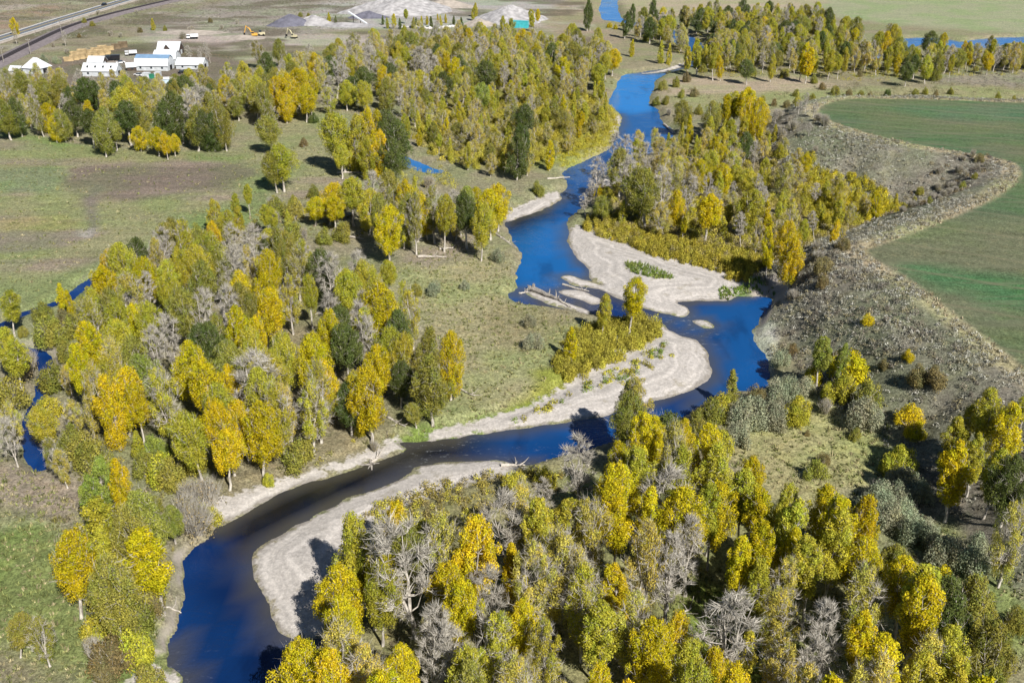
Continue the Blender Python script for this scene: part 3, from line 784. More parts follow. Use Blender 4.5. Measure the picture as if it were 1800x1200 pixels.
# ------------------------------------------------------------------ where each tree stands
# tile origin, magnification, then "x,y,code height" of each crown's top
TILES = [
(1300, 860, 3.53, "190,20,gt;100,90,yt;300,60,yt;560,10,at;660,70,gt;760,70,gr;420,180,yr;170,235,gt;270,240,gt;600,185,yt;40,275,gt;130,405,yt;300,440,sr;470,325,yt17;770,310,gr14;960,345,or12;820,480,st;1070,425,gt;1175,430,at;1285,470,gt;960,540,gt;1400,560,gt;1180,600,at20;1520,590,or;1400,650,dr;1600,690,or;1500,790,or17;1640,850,or16;790,810,gt16;880,880,gt;1000,1030,gt;1130,1080,yt;1400,1025,yt;1560,1100,or;640,1140,gt;740,1110,st;570,790,bt;400,790,st;1035,900,gc9;1200,960,sr;1330,870,yr;260,930,st;500,1000,bt;1720,720,ok;950,1150,st;870,800,yt;280,620,sr;60,850,yc;10,1120,at;950,80,wk6;880,30,wk6;1040,60,wk5;1100,150,wk6;1180,180,wk5;1350,280,wk6;1470,350,wk6;1280,290,wk6;1420,400,wk5;1500,260,wk5;1620,1150,or;1740,60,sr;1700,20,or;1780,160,sr;1690,110,yr;330,1080,st;420,1120,sr;1490,1150,gt;1300,1150,at;1160,480,yt;1500,680,gr"),
(900, 860, 3.53, "90,30,sr;170,60,yt;390,30,yt;480,60,st;510,0,bt;660,-20,gt;740,20,gt;900,-10,gt;1070,0,gr;1260,0,yt;1600,20,gt;1560,90,yr;1680,80,gt;1400,280,gt;1470,280,yt;1600,240,at;1540,410,yt;1680,420,st;850,200,st20;1120,180,bt;1340,170,st;980,340,bt;260,270,sr;70,310,st;240,370,yr;420,400,sr;40,420,st;560,480,yr;690,470,at14;450,540,yr;380,560,or;540,680,yt;20,670,at16;100,780,gr;200,760,yr;460,760,yt;960,790,gr14;860,830,gr;780,900,yr;1140,960,yr11;1300,1020,gr12;1380,1040,gr;1450,1100,gr;520,1090,gr12;920,1060,at11;60,1030,sr12;640,1170,at;1110,1090,yr;1340,620,bt;1440,850,st12;1580,560,yt;1540,750,yc;1700,560,br;740,680,sr;640,760,sr;700,950,or10;230,1130,st;1090,820,bt8"),
(450, 860, 3.53, "640,170,yr;730,240,gr;560,290,yr;850,80,ar13;480,460,gr;360,520,gr12;580,520,yr;530,640,gr;660,680,gr13;430,700,yr10;750,430,yr;700,380,gr;480,760,br14;510,840,st;970,180,bt23;1080,230,yr12;900,250,or;1120,90,sr;1190,150,st;1330,200,ar;1400,230,gr;1260,300,gr;1230,250,sr;1180,510,gr13;1260,550,gr;1320,560,yr;1120,600,gr10;1290,730,gr15;1380,760,yr;1240,800,yr;1450,740,sr;1600,670,gr15;1700,820,gr;1640,830,yr;1500,900,yr;1540,470,yr12;1600,350,gc12;1680,90,yr18;1750,60,gr;1560,40,bt;1480,140,sr;1640,300,sr;1420,470,br;1030,820,sr10;1100,740,br;880,990,ar12;850,950,sr;740,1000,sr;1050,900,br;1300,980,yr;1420,1000,or;270,1000,gr13;180,1000,gr13;480,1010,gr;370,1080,yr;110,1100,gr11;0,1090,gk6;870,1140,gr10;820,1170,gr;1060,1080,yr9;1580,1080,sr;1680,1010,sr;1320,1100,or;1150,1000,sr;650,1100,sr9;560,900,or8;880,480,br;1000,500,sr"),
(0, 860, 3.53, "560,60,yt;800,120,or;1050,100,lr;900,20,lr;650,230,yt;510,270,gt;390,300,gr;920,250,gt;1030,270,yt;650,330,or;470,400,or;640,420,or;400,490,yr9;600,560,or9;480,640,yr8;650,690,yr7;590,750,yk5;790,820,yk7;800,670,ok7;1120,340,ok8;1140,430,nk7;810,490,ok8;60,790,or8;240,810,or9;655,920,nk6;545,920,bk4;900,1080,ok5;620,1080,nk4;1260,80,yk9;1380,190,ok5;1380,310,wk3;1230,30,bk9;1130,20,bk8;1190,60,bk8;1310,110,bk7;720,560,or8;560,450,or10;1070,620,yk4;920,610,nk5"),
(900, 560, 3.6, "740,390,ot15;680,460,or16;800,400,st;870,490,or;850,610,gt;940,620,gt;910,560,yt;1000,580,dk8;440,740,br18;720,790,gr15;530,890,yr14;1220,690,ar17;1340,790,yr16;1060,670,st;1110,640,gt10;960,700,yt;1060,840,yt;1130,930,gr;860,830,yt;940,880,yt;690,960,gr17;950,1000,gt;1280,1000,gr;1230,960,yt;1550,905,gr13;1640,930,gr13;1480,960,yt;1400,950,yt;1750,1070,yr12;1640,1090,gr;480,1040,gt9;400,1110,yr8;80,1010,sr9;20,960,yk5;200,930,yk5;190,1030,br10;620,900,bt;1010,760,bt;1000,950,bt;1580,480,wk7;1480,500,wk7;1690,500,wk7;1440,640,wk6;1320,470,yk6;1270,500,ok6;1550,410,nk5;1700,400,wk6;1740,350,wk5;1200,620,ok5;1260,650,ok5;1340,700,yk6;1410,330,oc8;1320,380,oc6;1790,510,yk6;1180,560,ok4;375,60,gc9;1530,490,wk7;1630,490,wk7;480,1120,yr;300,1060,br;600,1040,yt"),
(1300, 560, 3.6, "530,120,lt13;600,170,lt12;660,160,lt11;710,200,gk8;480,300,gk5;560,400,yk5;680,360,yk6;840,400,ok7;800,500,wk7;860,540,wk6;270,180,wk5;330,350,wk6;250,360,wk6;420,360,wk5;210,220,yk5;220,270,dk4;400,490,yk6;500,880,ok5;535,840,nk3;430,700,nk1.5;745,690,ok3;1080,590,ak5;1130,660,ak4;1200,490,nk5;1110,480,nk5;1030,400,ak3;1060,800,yk6;980,840,yk5;1040,920,wk6;930,1010,wk6;1020,1030,wk6;1100,960,wk5;1160,1010,wk5;900,1060,wk6;960,1110,wk6;1400,815,gt16;1310,870,gt15;1360,880,gt15;1210,960,gc12;1430,600,yt12;1380,640,yt14;1600,480,yt17;1640,520,yt17;1720,580,gt16;1780,530,gt16;1520,750,yt13;1640,850,yt14;1660,760,yc10;1700,620,sr;1760,700,br;1600,700,br;1560,820,st14;1740,780,or;1700,900,or12;1760,860,dr;1600,950,yt9;1690,1060,yr8;1500,680,br;340,150,nk3;800,60,ak3;900,330,nk3;560,500,bk4"),
(450, 560, 3.6, "150,90,yr;230,80,ar;300,130,gr17;340,150,gr;440,280,ar13;370,300,yr;130,400,yr;60,590,ar12;140,350,sr;190,400,sr15;560,40,dr;620,20,bt;690,10,bt;760,100,gr14;840,60,yr;740,190,gr;540,180,or;620,350,yr12;580,400,dr13;700,290,ar;640,100,br;880,90,yr;930,40,dr18;900,260,dr12;1050,60,or18;1140,70,yr;1220,90,gr17;1250,170,gr12;1100,220,or;1180,300,or10;1050,470,or9;1010,540,or6;400,390,yr;450,480,gr10;330,400,yr;350,520,gr;200,560,gr12;0,560,ar;770,420,yr6;1270,390,bk2;740,760,bk3;650,660,yk3;75,970,yk3;270,750,ok7"),
(0, 560, 3.6, "540,60,gt18;470,170,gt;590,160,yt;720,20,yr15;760,40,gr;690,140,sr;830,130,or;740,320,gr16;680,350,gr;890,240,lr16;850,430,gr14;1000,310,yr;960,400,yr;600,270,yr;500,310,sr;1240,40,dr15;1330,30,dr;1170,170,gr;1290,250,gr17;1380,260,gr;1450,300,gr;1230,260,gr;1100,60,bt20;1380,420,yr;1530,500,gr;1420,500,gr;1300,520,yr;1360,510,gr;1220,600,yr;1650,600,ar12;1590,680,ar;1560,840,yr9;1400,700,gr;1480,660,or;1700,740,gr10;1660,330,yr;1720,210,yr;1750,80,yt;1600,240,bt;1480,130,or;1540,100,yr;1620,60,yr;1780,280,br;1740,500,br;1200,650,yr;1680,470,yr;460,500,st9;540,500,st9;620,530,st9;700,540,st9;280,490,yk6;280,550,yr11;350,600,yr9;440,650,ok6;500,700,ok7;560,760,ok7;620,830,ok7;340,760,or9;380,850,sr8;860,710,yc7;960,730,lk5;1020,780,lk4;900,830,ok6;1000,850,yk7;1060,870,ok7;1200,800,ok6;1200,1000,bk7;1290,1000,bk7;1280,880,bk6;30,60,yt14;60,130,yt13;100,190,bk8;160,180,bk7;30,360,ok8;130,330,ok9;60,430,st13;20,530,st12;120,480,yt12;40,640,bt11;130,720,bk6;60,760,bk6;200,620,st8;320,270,ok6;420,300,st8;600,880,lt15;650,865,lt15;745,905,gt15;690,960,st14;1000,1010,lt15;900,1050,lr;1060,1060,lr;830,1080,yr;540,1000,lt14"),
(0, 280, 3.6, "1560,160,yt11;1480,220,yt11;1350,260,yr12;1680,290,yt11;1500,300,yt10;1400,330,yr11;1730,300,yt10;1100,380,or;1160,390,yr;1240,400,ok7;1330,400,ar12;990,440,bt;1060,400,or;1460,410,br;1560,430,br;850,500,dr;790,530,yr;680,580,ar13;720,560,yr;870,630,gr;980,520,sr;1000,650,yr;1120,560,yr;1130,470,yr;1200,460,yr;1280,450,yr;1300,510,or16;1350,540,or;1230,550,yr;1240,640,or;620,690,gr;560,740,ar;660,700,yr;620,830,yr;580,880,yr;900,720,br;820,740,sr;1040,720,yr;1150,680,bt;740,820,or;700,900,yr;840,920,gr15;930,900,yr;1020,880,yr;1180,800,or;1250,850,bt;1430,820,bt;1330,840,yr;1510,720,ar;1500,780,or;1660,590,gr;1640,720,gr;1720,700,gr;1690,830,ar;1760,850,gr;1510,930,gr;1600,920,gr;1680,930,gr;1590,1000,gr;1270,1040,yr;1190,1080,dr;1350,1000,or;770,1000,yr;720,1010,or;540,1040,gt;1040,1000,bt;940,1060,bt;1560,860,or;1740,450,or;1700,510,dr14;1450,540,br;1400,640,or15;1580,550,sr;30,850,yt12;370,790,gc7;430,830,gc7;380,940,nk7;280,980,ok8;250,900,ok6;330,1000,ok7;450,960,ok7;140,1050,ok6;510,860,ok6;480,740,bk3"),
(450, 280, 3.6, "150,-80,yr17;110,-40,or15;445,160,gr14;360,240,gr10;490,240,ar12;240,240,ok8;210,380,ok7;120,230,ok7;300,420,bk5;430,420,ok6;560,380,ok7;600,130,yr16;740,90,br;820,70,or;700,200,yr;960,140,ar15;1010,180,ar;780,220,or19;850,200,or19;920,220,or18;1000,230,or19;820,300,gr;900,280,or;1080,320,ar10;1120,190,or18;1180,230,yr;980,300,or;1290,200,br15;1350,170,lr14;1390,180,gr13;1530,160,ar16;1480,200,gr;1420,280,yr;1260,340,sr9;1330,220,dr;1530,550,wk5;1120,760,wk4.5;1010,780,ok4;1320,760,wk3;1730,970,wk4;1760,1080,wk5;1780,130,ok6;70,450,yr;290,510,yr13;420,560,dr;470,600,bt;250,560,or;640,600,bt;720,650,yr;840,640,yr11;40,560,gr;110,530,dr;100,700,gr;200,740,yr;330,740,yr;500,830,br;560,700,yr;570,790,bt;660,840,bt;760,790,ar;780,850,gr;700,800,yr;840,830,yr;930,780,yr12;980,840,yr;40,870,ar;430,950,gr;500,930,dr;620,940,br;690,960,yr;820,960,sr;740,970,br;900,960,dr;170,470,or"),
(900, 280, 3.6, "720,0,bt18;960,60,bt16;1090,100,bt15;1040,210,gr12;1130,190,yr10;1250,230,gr14;1490,190,yr14;1340,50,gr9;800,160,dr10;840,190,yr10;870,60,or;560,140,ak5;580,230,or8;480,310,yc8;540,320,yc8;650,370,yc7;790,340,gr8;950,290,yr10;1120,370,yt12;1360,390,yt11;1240,430,st8;900,400,yc8;1020,420,yc8;1420,460,yt10;1480,430,yt11;1640,260,gc11;1650,420,gt13;1560,420,gt12;1730,480,ar14;1780,500,ar14;1500,560,yc8;1540,600,bk5;1450,650,yk5;370,360,ok3;420,390,ok4;500,150,bt7;470,220,bt7;540,0,bt14;1180,60,sr10;1240,90,br10;1420,40,yr9;1500,60,yr9;1560,100,br8;1620,180,br9;1700,80,yk5;1740,180,ok5;1060,20,sr11;580,860,yt10;760,760,gt13;520,900,yt9;790,820,yt10;1110,960,ok2"),
(900, 0, 3.6, "1360,600,gt14;1470,560,gr15;1500,620,gr14;1560,650,gr13;1420,590,yr13;1280,650,or12;1080,640,or11;1140,730,gc9;1070,780,yc8;1260,750,yc10;1330,760,yc10;1390,760,yt10;1480,750,yt10;1580,810,gc8;1180,660,ok5;990,840,yc6;1100,850,yc7;1170,860,yc7;1270,870,gr9;1350,940,ar9;1250,950,yr9;1430,870,yr9;1490,840,dr10;1620,880,yc6;1660,860,yc6;1540,900,br9;1600,920,bk5;1700,900,bk5;680,850,bt13;740,870,br13;850,910,br12;700,950,or14;960,970,sr10;1040,1000,sr9;1150,1000,sr9;1220,1010,gr9;1330,1040,ar8;1420,960,yr9;960,500,ok6;1040,480,ok6;1110,450,nk6;920,600,ok5;980,600,ok5;1080,560,ok5;1160,550,nk5;1000,680,bk4;330,600,gc8;450,620,yk5;540,640,yk5;400,680,gk5;760,30,dt14;720,80,dt13;500,0,dt16;480,40,dt13;880,0,dt12;960,40,gk6;1010,50,ot10;830,50,or11;1190,30,yt14;1240,70,yt13;1290,0,or14;1180,250,yt15;1120,300,yt12;1290,280,yt15;1330,360,gt10;760,250,gc8;950,260,yc10;1000,260,yc10;160,60,gt10;130,90,yt9;620,140,gk4;660,150,gk4;700,130,yk4"),
(450, 0, 3.6, "540,710,yr18;610,720,yr17;700,690,ar18;760,700,gr17;830,700,dr17;880,760,dr15;780,830,ar14;560,820,or13;700,880,yr12;850,880,dr12;530,920,yr10;90,740,or12;360,710,dk5;300,870,nk4;200,470,ar15;250,440,ar15;120,490,ar14;160,500,gr14;300,540,gr13;180,600,gr10;490,310,bt19;700,300,bt16;720,250,br15;640,260,br14;1190,340,gr15;1240,370,gr14;1150,420,yr11;1280,350,dr14;1050,300,bt14;1010,300,bt14;1090,320,bt14;1480,380,dr14;1570,110,yt14;1580,150,yt12;1750,60,yt9;950,60,yt8;870,90,gt8;460,80,gc6;500,100,dc5;1390,20,yt8;790,420,gr12;820,500,or12;1740,610,bt10;850,240,gr8;1720,210,ar12;1780,280,gr12;1420,520,lr10;1060,570,or9;1000,640,yr9;1600,600,or12;1700,660,dr13;800,100,dc5;1010,110,dc5;1080,100,gc5;1150,90,gc5;1200,90,gc5;1250,100,dc5;830,110,yc6;910,115,dc6;990,110,oc6;1045,105,yc6;1110,105,dc6;1170,100,gc6;1300,110,dc6;1370,40,yt8;330,80,ok4;280,75,ok4;390,100,ok3;1700,790,dr13;1650,860,dr13"),
(0, 0, 3.6, "40,500,or14;110,470,or14;200,540,br13;250,500,or13;330,480,or14;30,580,ar8;300,660,gr10;330,730,gr9;480,480,br13;530,640,gr11;500,500,dr14;620,690,or15;560,700,dr12;640,790,gr8;710,780,or9;780,550,yr16;840,530,yr15;790,650,dr14;860,640,or13;870,800,gr8;980,810,gr9;1040,850,gr8;1090,850,ar7;1050,590,dr17;1020,640,dr15;1160,580,br17;1120,620,dr15;1250,560,br16;1310,590,or15;1220,680,or14;1290,700,dr13;1400,660,or15;1330,720,dr12;1200,440,yr11;1300,410,yr12;1420,400,yr12;1170,480,dr12;1500,500,or12;1600,540,or13;1680,540,or15;1700,640,or12;1640,260,or12;1750,250,or12;1780,480,gr13;80,115,ar9;90,190,br7;270,340,wk6;350,350,wk5;400,200,bt7;530,110,ok5;20,640,or13;90,620,dr13;160,600,yr12;230,620,or13;400,600,br13;450,640,dr12;380,690,or11;30,430,bk5;580,130,ok4;330,260,bk4;960,120,yc6;1040,160,ok4;1150,190,bk6;1210,160,bk5;880,170,nk4;760,200,bk4;700,190,bk4;1250,300,br8;1200,290,br8;1320,300,br7;1290,270,br8;540,300,bk4;420,300,bk4;500,210,nk3;1400,150,bk4;1500,120,bk4;1330,110,nk4;620,60,bk4;860,60,bk3"),
(1300, 0, 3.6, "190,10,dr11;340,30,dr9;560,50,dr14;500,60,or13;180,110,ar10;190,200,ar9;410,270,gt16;380,300,yt14;440,310,gt14;210,350,yt11;580,320,yt12;640,350,yt10;740,180,ar9;760,150,or10;920,200,gr12;870,200,yr12;950,300,yt11;1010,350,gt9;1070,390,dr10;1120,350,dr10;1200,360,yr11;1130,310,yt11;1270,330,or12;1350,350,yt11;1440,260,ar7;1460,340,gt8;1560,320,yt8;1600,230,or10;1590,340,gr9;1700,280,st11;1780,270,or12;960,150,or10;1000,160,yr10;1210,200,dr12;1290,210,ar9;60,380,dr10;470,470,ok5;360,560,ok4;460,590,ok4;530,520,nk4;610,540,ok5;700,560,nk4;770,570,ok4;830,580,nk4;940,560,dk4;1050,590,nk5;1120,560,ok4;1180,550,ok4;1340,550,ok4;1250,570,nk4;220,620,nk4;300,630,nk4;370,610,ok5;150,600,ok4;1640,580,ok4;1740,600,ok4;760,440,nk4;90,420,ok5;290,430,ok5"),
]
# groves filled in between: base outline (pixels), spacing m, {code: weight}, height range
GROVES = [
 ([(170, 660), (230, 590), (420, 510), (640, 580), (720, 640), (760, 730), (690, 750), (560, 780), (480, 820), (380, 800), (300, 790), (200, 740)], 13, "yr4 gr2 or2 br1 sr3", 12, 17),
 ([(640, 1060), (760, 1040), (900, 1010), (1060, 990), (1250, 1000), (1400, 1040), (1530, 1090), (1600, 1180), (1700, 1230), (1740, 1330), (600, 1330), (600, 1150), (700, 1050)], 24, "sr4 yr2 st3 yt3", 8, 14),
 ([(420, 170), (640, 105), (900, 90), (1050, 100), (1080, 150), (1040, 170), (900, 160), (760, 200), (640, 205), (430, 205)], 8.5, "br2 sr4 yr4 or3 dr1 gr1", 12, 18),
 ([(720, 200), (960, 150), (1060, 175), (1080, 215), (1000, 275), (930, 320), (820, 300), (740, 270)], 6.5, "yc2 yt3 st3 sr3 or1 gt1", 7, 12),
 ([(1040, 395), (1090, 310), (1180, 260), (1330, 250), (1390, 300), (1440, 345), (1580, 385), (1440, 430), (1400, 480), (1270, 470), (1120, 425)], 7.0, "yc2 yt3 sr4 st3 br1 gt1", 7, 13),
 ([(1110, 66), (1200, 45), (1400, 40), (1480, 60), (1580, 112), (1800, 112), (1900, 116), (1800, 130), (1640, 132), (1560, 136), (1230, 128), (1240, 110), (1150, 80)], 7.2, "or2 yr3 dr2 br1 yt3 sr3 ok2", 11, 17),
 ([(-60, 220), (60, 205), (150, 215), (400, 225), (410, 200), (300, 175), (-60, 160)], 7.0, "or3 dr2 br2 yr2 sr3 ok2", 11, 16),
 ([(380, 410), (470, 360), (620, 340), (760, 330), (700, 400), (560, 430), (430, 430)], 7, "ok3 yk3 yc2 bk2 yr2", 5, 9),
 ([(600, 105), (760, 80), (900, 76), (900, 100), (700, 130), (640, 150)], 9, "br3 sr4 or2 yr1", 12, 17),
 ([(1350, 250), (1430, 240), (1440, 300), (1400, 330), (1360, 300)], 6, "bk4 sc2 br3", 5, 8),
 ([(1380, 530), (1470, 470), (1480, 520), (1420, 580), (1390, 560)], 6, "bk3 nk3 st2 ac1", 4, 9),
 ([(1700, 890), (1800, 980), (1900, 1000), (1860, 840), (1720, 840)], 8, "or2 yr2 sr2", 6, 12),
 ([(1600, 330), (1660, 300), (1740, 305), (1700, 340), (1640, 375), (1580, 370)], 4.6, "bk4 nk2 ok1", 2, 3.6),
 ([(100, 800), (180, 760), (300, 790), (350, 850), (340, 920), (280, 950), (160, 870)], 6, "ok4 bk3 yk2", 5, 7),
 ([(-20, 600), (50, 590), (120, 620), (130, 720), (110, 830), (30, 840), (20, 720), (40, 640)], 6.5, "ok3 yr2 st2 bk2 or1", 5, 10),
 ([(1440, 640), (1500, 700), (1560, 730), (1600, 780), (1560, 800), (1500, 740)], 6, "wk3 bk2 nk2", 3, 5),
]
COLOR = {'g': (.56, .455, .02), 'a': (.59, .455, .022), 'y': (.445, .41, .05), 'o': (.30, .285, .06), 'd': (.125, .155, .045), 'l': (.33, .37, .075),
         's': (.52, .445, .09), 'w': (.34, .345, .23), 'n': (.25, .20, .09), 'b': (.34, .28, .15)}
DEF_H = {'r': 16.5, 't': 17.5, 'c': 9.0, 'k': 5.0}
trees = []          # x, y, z, h, colour letter, shape letter

CELL = 8.0
hashg = {}
def grid_ok(x, y, sp):
    cx, cy, k = int(x // CELL), int(y // CELL), int(sp // CELL) + 1
    for i_ in range(cx - k, cx + k + 1):
        for j_ in range(cy - k, cy + k + 1):
            for qx, qy in hashg.get((i_, j_), ()):
                if (qx - x) ** 2 + (qy - y) ** 2 < sp * sp: return False
    return True
def add_tree(x, y, z, h, cl, sh):
    trees.append((x, y, z, h, cl, sh))
    hashg.setdefault((int(x // CELL), int(y // CELL)), []).append((x, y))
HEDGE = wpoly([(1012, 404), (1040, 388), (1120, 408), (1220, 433), (1320, 448), (1352, 485), (1265, 499), (1180, 477), (1095, 448), (1030, 420)], 0, 2)
PENIN = wpoly([(975, 652), (985, 612), (1020, 585), (1050, 575), (1110, 605), (1100, 625), (1045, 655), (990, 668)], 0, 2)
toks = []
for ox, oy, mg, txt in TILES:
    for tok in txt.split(";"):
        a, b, c = tok.split(",")
        h0 = float(c[2:]) if len(c) > 2 else DEF_H[c[1]] * random.uniform(.88, 1.12)
        if oy == 0 and c[1] != 'k': h0 *= 1.32
        elif oy == 280 and ox == 900: h0 *= 1.15
        toks.append((ox + float(a) / mg, oy + float(b) / mg, c[0], c[1], h0))
KS = (1, .92, 1.08, .84, 1.17, .75, 1.28, .65, 1.4, .5)
PX = np.array([t_[0] for t_ in toks])[:, None] + np.zeros(len(KS))
PY = np.array([t_[1] for t_ in toks])[:, None] + np.zeros(len(KS))
HH = np.array([t_[4] for t_ in toks])[:, None] * np.array(KS)
ZB = np.zeros_like(HH)
for it in range(5):
    u, v = (PX - 900) / F_PX, (PY - 600) / F_PX
    tt = (ZB + HH * .98 - H_CAM) / (-ST - v * CT)
    XX, YY = u * tt, (CT - v * ST) * tt
    ZB = terrain(XX.ravel(), YY.ravel()).reshape(XX.shape)
WW, GGr = [q.reshape(XX.shape) for q in water_gravel(XX.ravel(), YY.ravel())]
for r_i, (px, py, cl, sh, h0) in enumerate(toks):
    good = [q for q in range(len(KS)) if WW[r_i, q] > 1.2 and (GGr[r_i, q] > .5 or sh == 'k')]
    if not good: continue
    q = good[0]
    if sdf(HEDGE, XX[r_i, q:q + 1], YY[r_i, q:q + 1])[0] < 0: continue
    if sdf(P_FIELD, XX[r_i, q:q + 1], YY[r_i, q:q + 1])[0] < 3: continue
    if not grid_ok(XX[r_i, q], YY[r_i, q], 1.6 if sh == 'k' else 3.9 if YY[r_i, q] < 255 else 2.2): continue
    add_tree(XX[r_i, q], YY[r_i, q], ZB[r_i, q], HH[r_i, q], cl, sh)
N_LISTED = len(trees)
for pxs, sp, mixs, h0, h1 in GROVES:
    poly = wpoly(pxs, 9.0 if pxs[0] == (1600, 330) else 0.0, 2)
    lo, hi = poly.min(0), poly.max(0)
    nt = int((hi[0] - lo[0]) * (hi[1] - lo[1]) / sp / sp * 5)
    X = rng.uniform(lo[0], hi[0], nt); Y = rng.uniform(lo[1], hi[1], nt)
    ok = (sdf(poly, X, Y) < 0)
    w_, g_ = water_gravel(X, Y)
    ok &= (w_ > 3) & (g_ > 1.5) & (sdf(HEDGE, X, Y) > 0) & (sdf(P_FIELD, X, Y) > 4)
    codes = []
    ok &= ~((sdf(PENIN, X, Y) < 0))
    for t_ in mixs.split():
        codes += [t_[:2]] * int(t_[2:])
    ZG = terrain(X, Y)
    for x, y, zg in zip(X[ok], Y[ok], ZG[ok]):
        if not grid_ok(x, y, sp): continue
        c = random.choice(codes)
        h = random.uniform(h0, h1)
        if c[1] == 'k': h = min(h, random.uniform(3, 6))
        if c[1] == 'c': h = min(h, 10)
        add_tree(x, y, zg, h, c[0], c[1])

# ------------------------------------------------------------------ naming each tree by its look and place
PLACES = [((40, 210), "behind the left pasture"), ((200, 235), "behind the striped pasture"), ((350, 240), "at the pasture row's end"), ((60, 60), "beside the highway"), ((130, 100), "by the timber stacks"),
 ((330, 135), "just below the white farm roofs"), ((450, 160), "between farm and river woods"), ((520, 120), "in the woods below the excavators"), ((620, 150), "in the far woods centre left"), ((760, 120), "below the gravel works"), ((900, 100), "in the woods by the turquoise bin"),
 ((1030, 110), "above the far bend"), ((640, 250), "in the pasture corner clump"), ((480, 240), "standing alone at the pasture edge"), ((780, 230), "by the small blue pond"), ((900, 220), "in the yellow thicket"), ((1020, 200), "on the far reach's left bank"),
 ((900, 300), "above the small left gravel bar"), ((800, 350), "below the small blue pond"), ((690, 380), "around the great trunk"), ((560, 370), "in brush below the pasture corner"), ((430, 360), "on the grove's upper left edge"), ((300, 450), "upper left of the big grove"), ((450, 480), "upper middle of the big grove"), ((600, 480), "upper right of the big grove"), ((180, 530), "at the big grove's left edge"),
 ((330, 590), "amid the big grove"), ((480, 610), "right middle of the big grove"), ((620, 620), "above the big grove's white trunks"), ((760, 610), "on the big grove's meadow edge"), ((220, 650), "lower left of the big grove"), ((370, 720), "lower middle of the big grove"), ((530, 730), "on the cut bank"),
 ((80, 560), "by the side creek's upper loop"), ((30, 640), "left of the side creek"), ((110, 720), "right of the lower side creek"), ((230, 810), "between side creek and river"), ((340, 860), "on the bank above the dark water"), ((160, 950), "in the near left clump"), ((260, 930), "riverside of the near left clump"), ((60, 1090), "in the near left meadow"), ((230, 1080), "along the near left bank"),
 ((500, 1160), "at the bottom by the water"), ((600, 1010), "on the near gravel bar's edge"), ((720, 950), "by the tall white bare trunk"), ((830, 880), "upper edge of the near grove"), ((820, 1030), "left in the near grove"), ((700, 1130), "bottom left of the near grove"), ((920, 1120), "bottom middle of the near grove"), ((960, 960), "amid the near grove"), ((1000, 830), "where the near grove meets the water"),
 ((1120, 780), "right of the dark reach"), ((1140, 930), "below the golden dome tree"), ((1150, 1080), "beside the small clearing"), ((1270, 820), "beside the golden dome tree"), ((1300, 950), "right in the near grove"), ((1330, 1110), "beyond the small clearing"), ((1420, 920), "along the near grove's meadow edge"), ((1500, 1000), "right corner of the near grove"), ((1460, 1130), "bottom right of the near grove"), ((1640, 1050), "in the golden lower right stand"), ((1700, 1150), "in the lower right corner"),
 ((1330, 700), "in the willow hedge by the bend"), ((1460, 640), "in the green clump under the slope"), ((1420, 800), "in the small right meadow"), ((1560, 740), "at the foot of the sage slope"), ((1600, 850), "by the silver willows at right"), ((1690, 850), "in the tall yellow trio at right"), ((1770, 800), "against the right picture edge"), ((1740, 930), "below the tall yellow trio"),
 ((940, 570), "in the central meadow"), ((870, 440), "by the central meadow's bank"), ((770, 500), "upper part of the central meadow"), ((1070, 570), "in the peninsula thicket"), ((1030, 690), "on the curved gravel bar"), ((1420, 560), "on the slope above the pool"), ((1640, 340), "in the brushy hollow"), ((1510, 390), "below the terrace lip"),
 ((1080, 310), "left tip of the wooded island"), ((1100, 380), "behind the white gravel island"), ((1200, 330), "amid the wooded island"), ((1300, 380), "right on the wooded island"), ((1250, 280), "upper part of the wooded island"), ((1400, 460), "beside the blue pool"), ((1310, 200), "under the upper field"), ((1380, 270), "below the grey sage bluff"),
 ((1180, 170), "on the far reach's right bank"), ((1350, 160), "on the pale flat"), ((1500, 155), "behind the upper field"), ((1700, 165), "behind the upper field, far right"), ((1100, 40), "by the farthest blue reach"), ((1170, 100), "on the far river loop"), ((1260, 100), "left in the far tree belt"), ((1400, 90), "amid the far tree belt"), ((1540, 100), "right of centre, far tree belt"), ((1640, 100), "by the far blue oxbow"), ((1750, 95), "right end of the far belt"), ((1380, 30), "back edge of the far belt"),
 ((700, 40), "along the row of white boulders"), ((860, 20), "by the pale gravel heap"), ((940, 30), "right of the turquoise bin"), ((580, 30), "beside the dark gravel heap")]
LOOK = {'g': "golden", 'a': "amber gold", 'y': "yellow-green", 'o': "olive green", 'd': "dark green", 'l': "fresh light green", 's': "half-bare yellowish", 'b': "leafless grey", 'w': "silvery grey-green", 'n': "brownish"}
FORM = {'r': "round-crowned cottonwood", 't': "tall narrow cottonwood", 'c': "young pointed cottonwood", 'k': "bushy willow shrub"}
def ordinal(k):
    words = ["first", "second", "third", "fourth", "fifth", "sixth", "seventh", "eighth", "ninth", "tenth", "eleventh", "twelfth"]
    if k < 12: return words[k]
    m = k + 1
    return "%d%s" % (m, "th" if 10 < m % 100 < 14 else {1: "st", 2: "nd", 3: "rd"}.get(m % 10, "th"))
buckets = {}
for q, (x, y, z, h, cl, sh) in enumerate(trees):
    p = pix(x, y, z + h * .6)
    pl = min(PLACES, key=lambda a: ((a[0][0] - p[0]) ** 2 + 2 * (a[0][1] - p[1]) ** 2))[1]
    form = FORM[sh]
    if cl == 'b' and sh == 'k': form = "twiggy shrub"
    elif cl == 'b': form = "bare-branched cottonwood"
    elif cl == 's' and sh != 'c': form = "thin-crowned cottonwood"
    buckets.setdefault((LOOK[cl], form, pl), []).append((p[0], q))
labels = {}
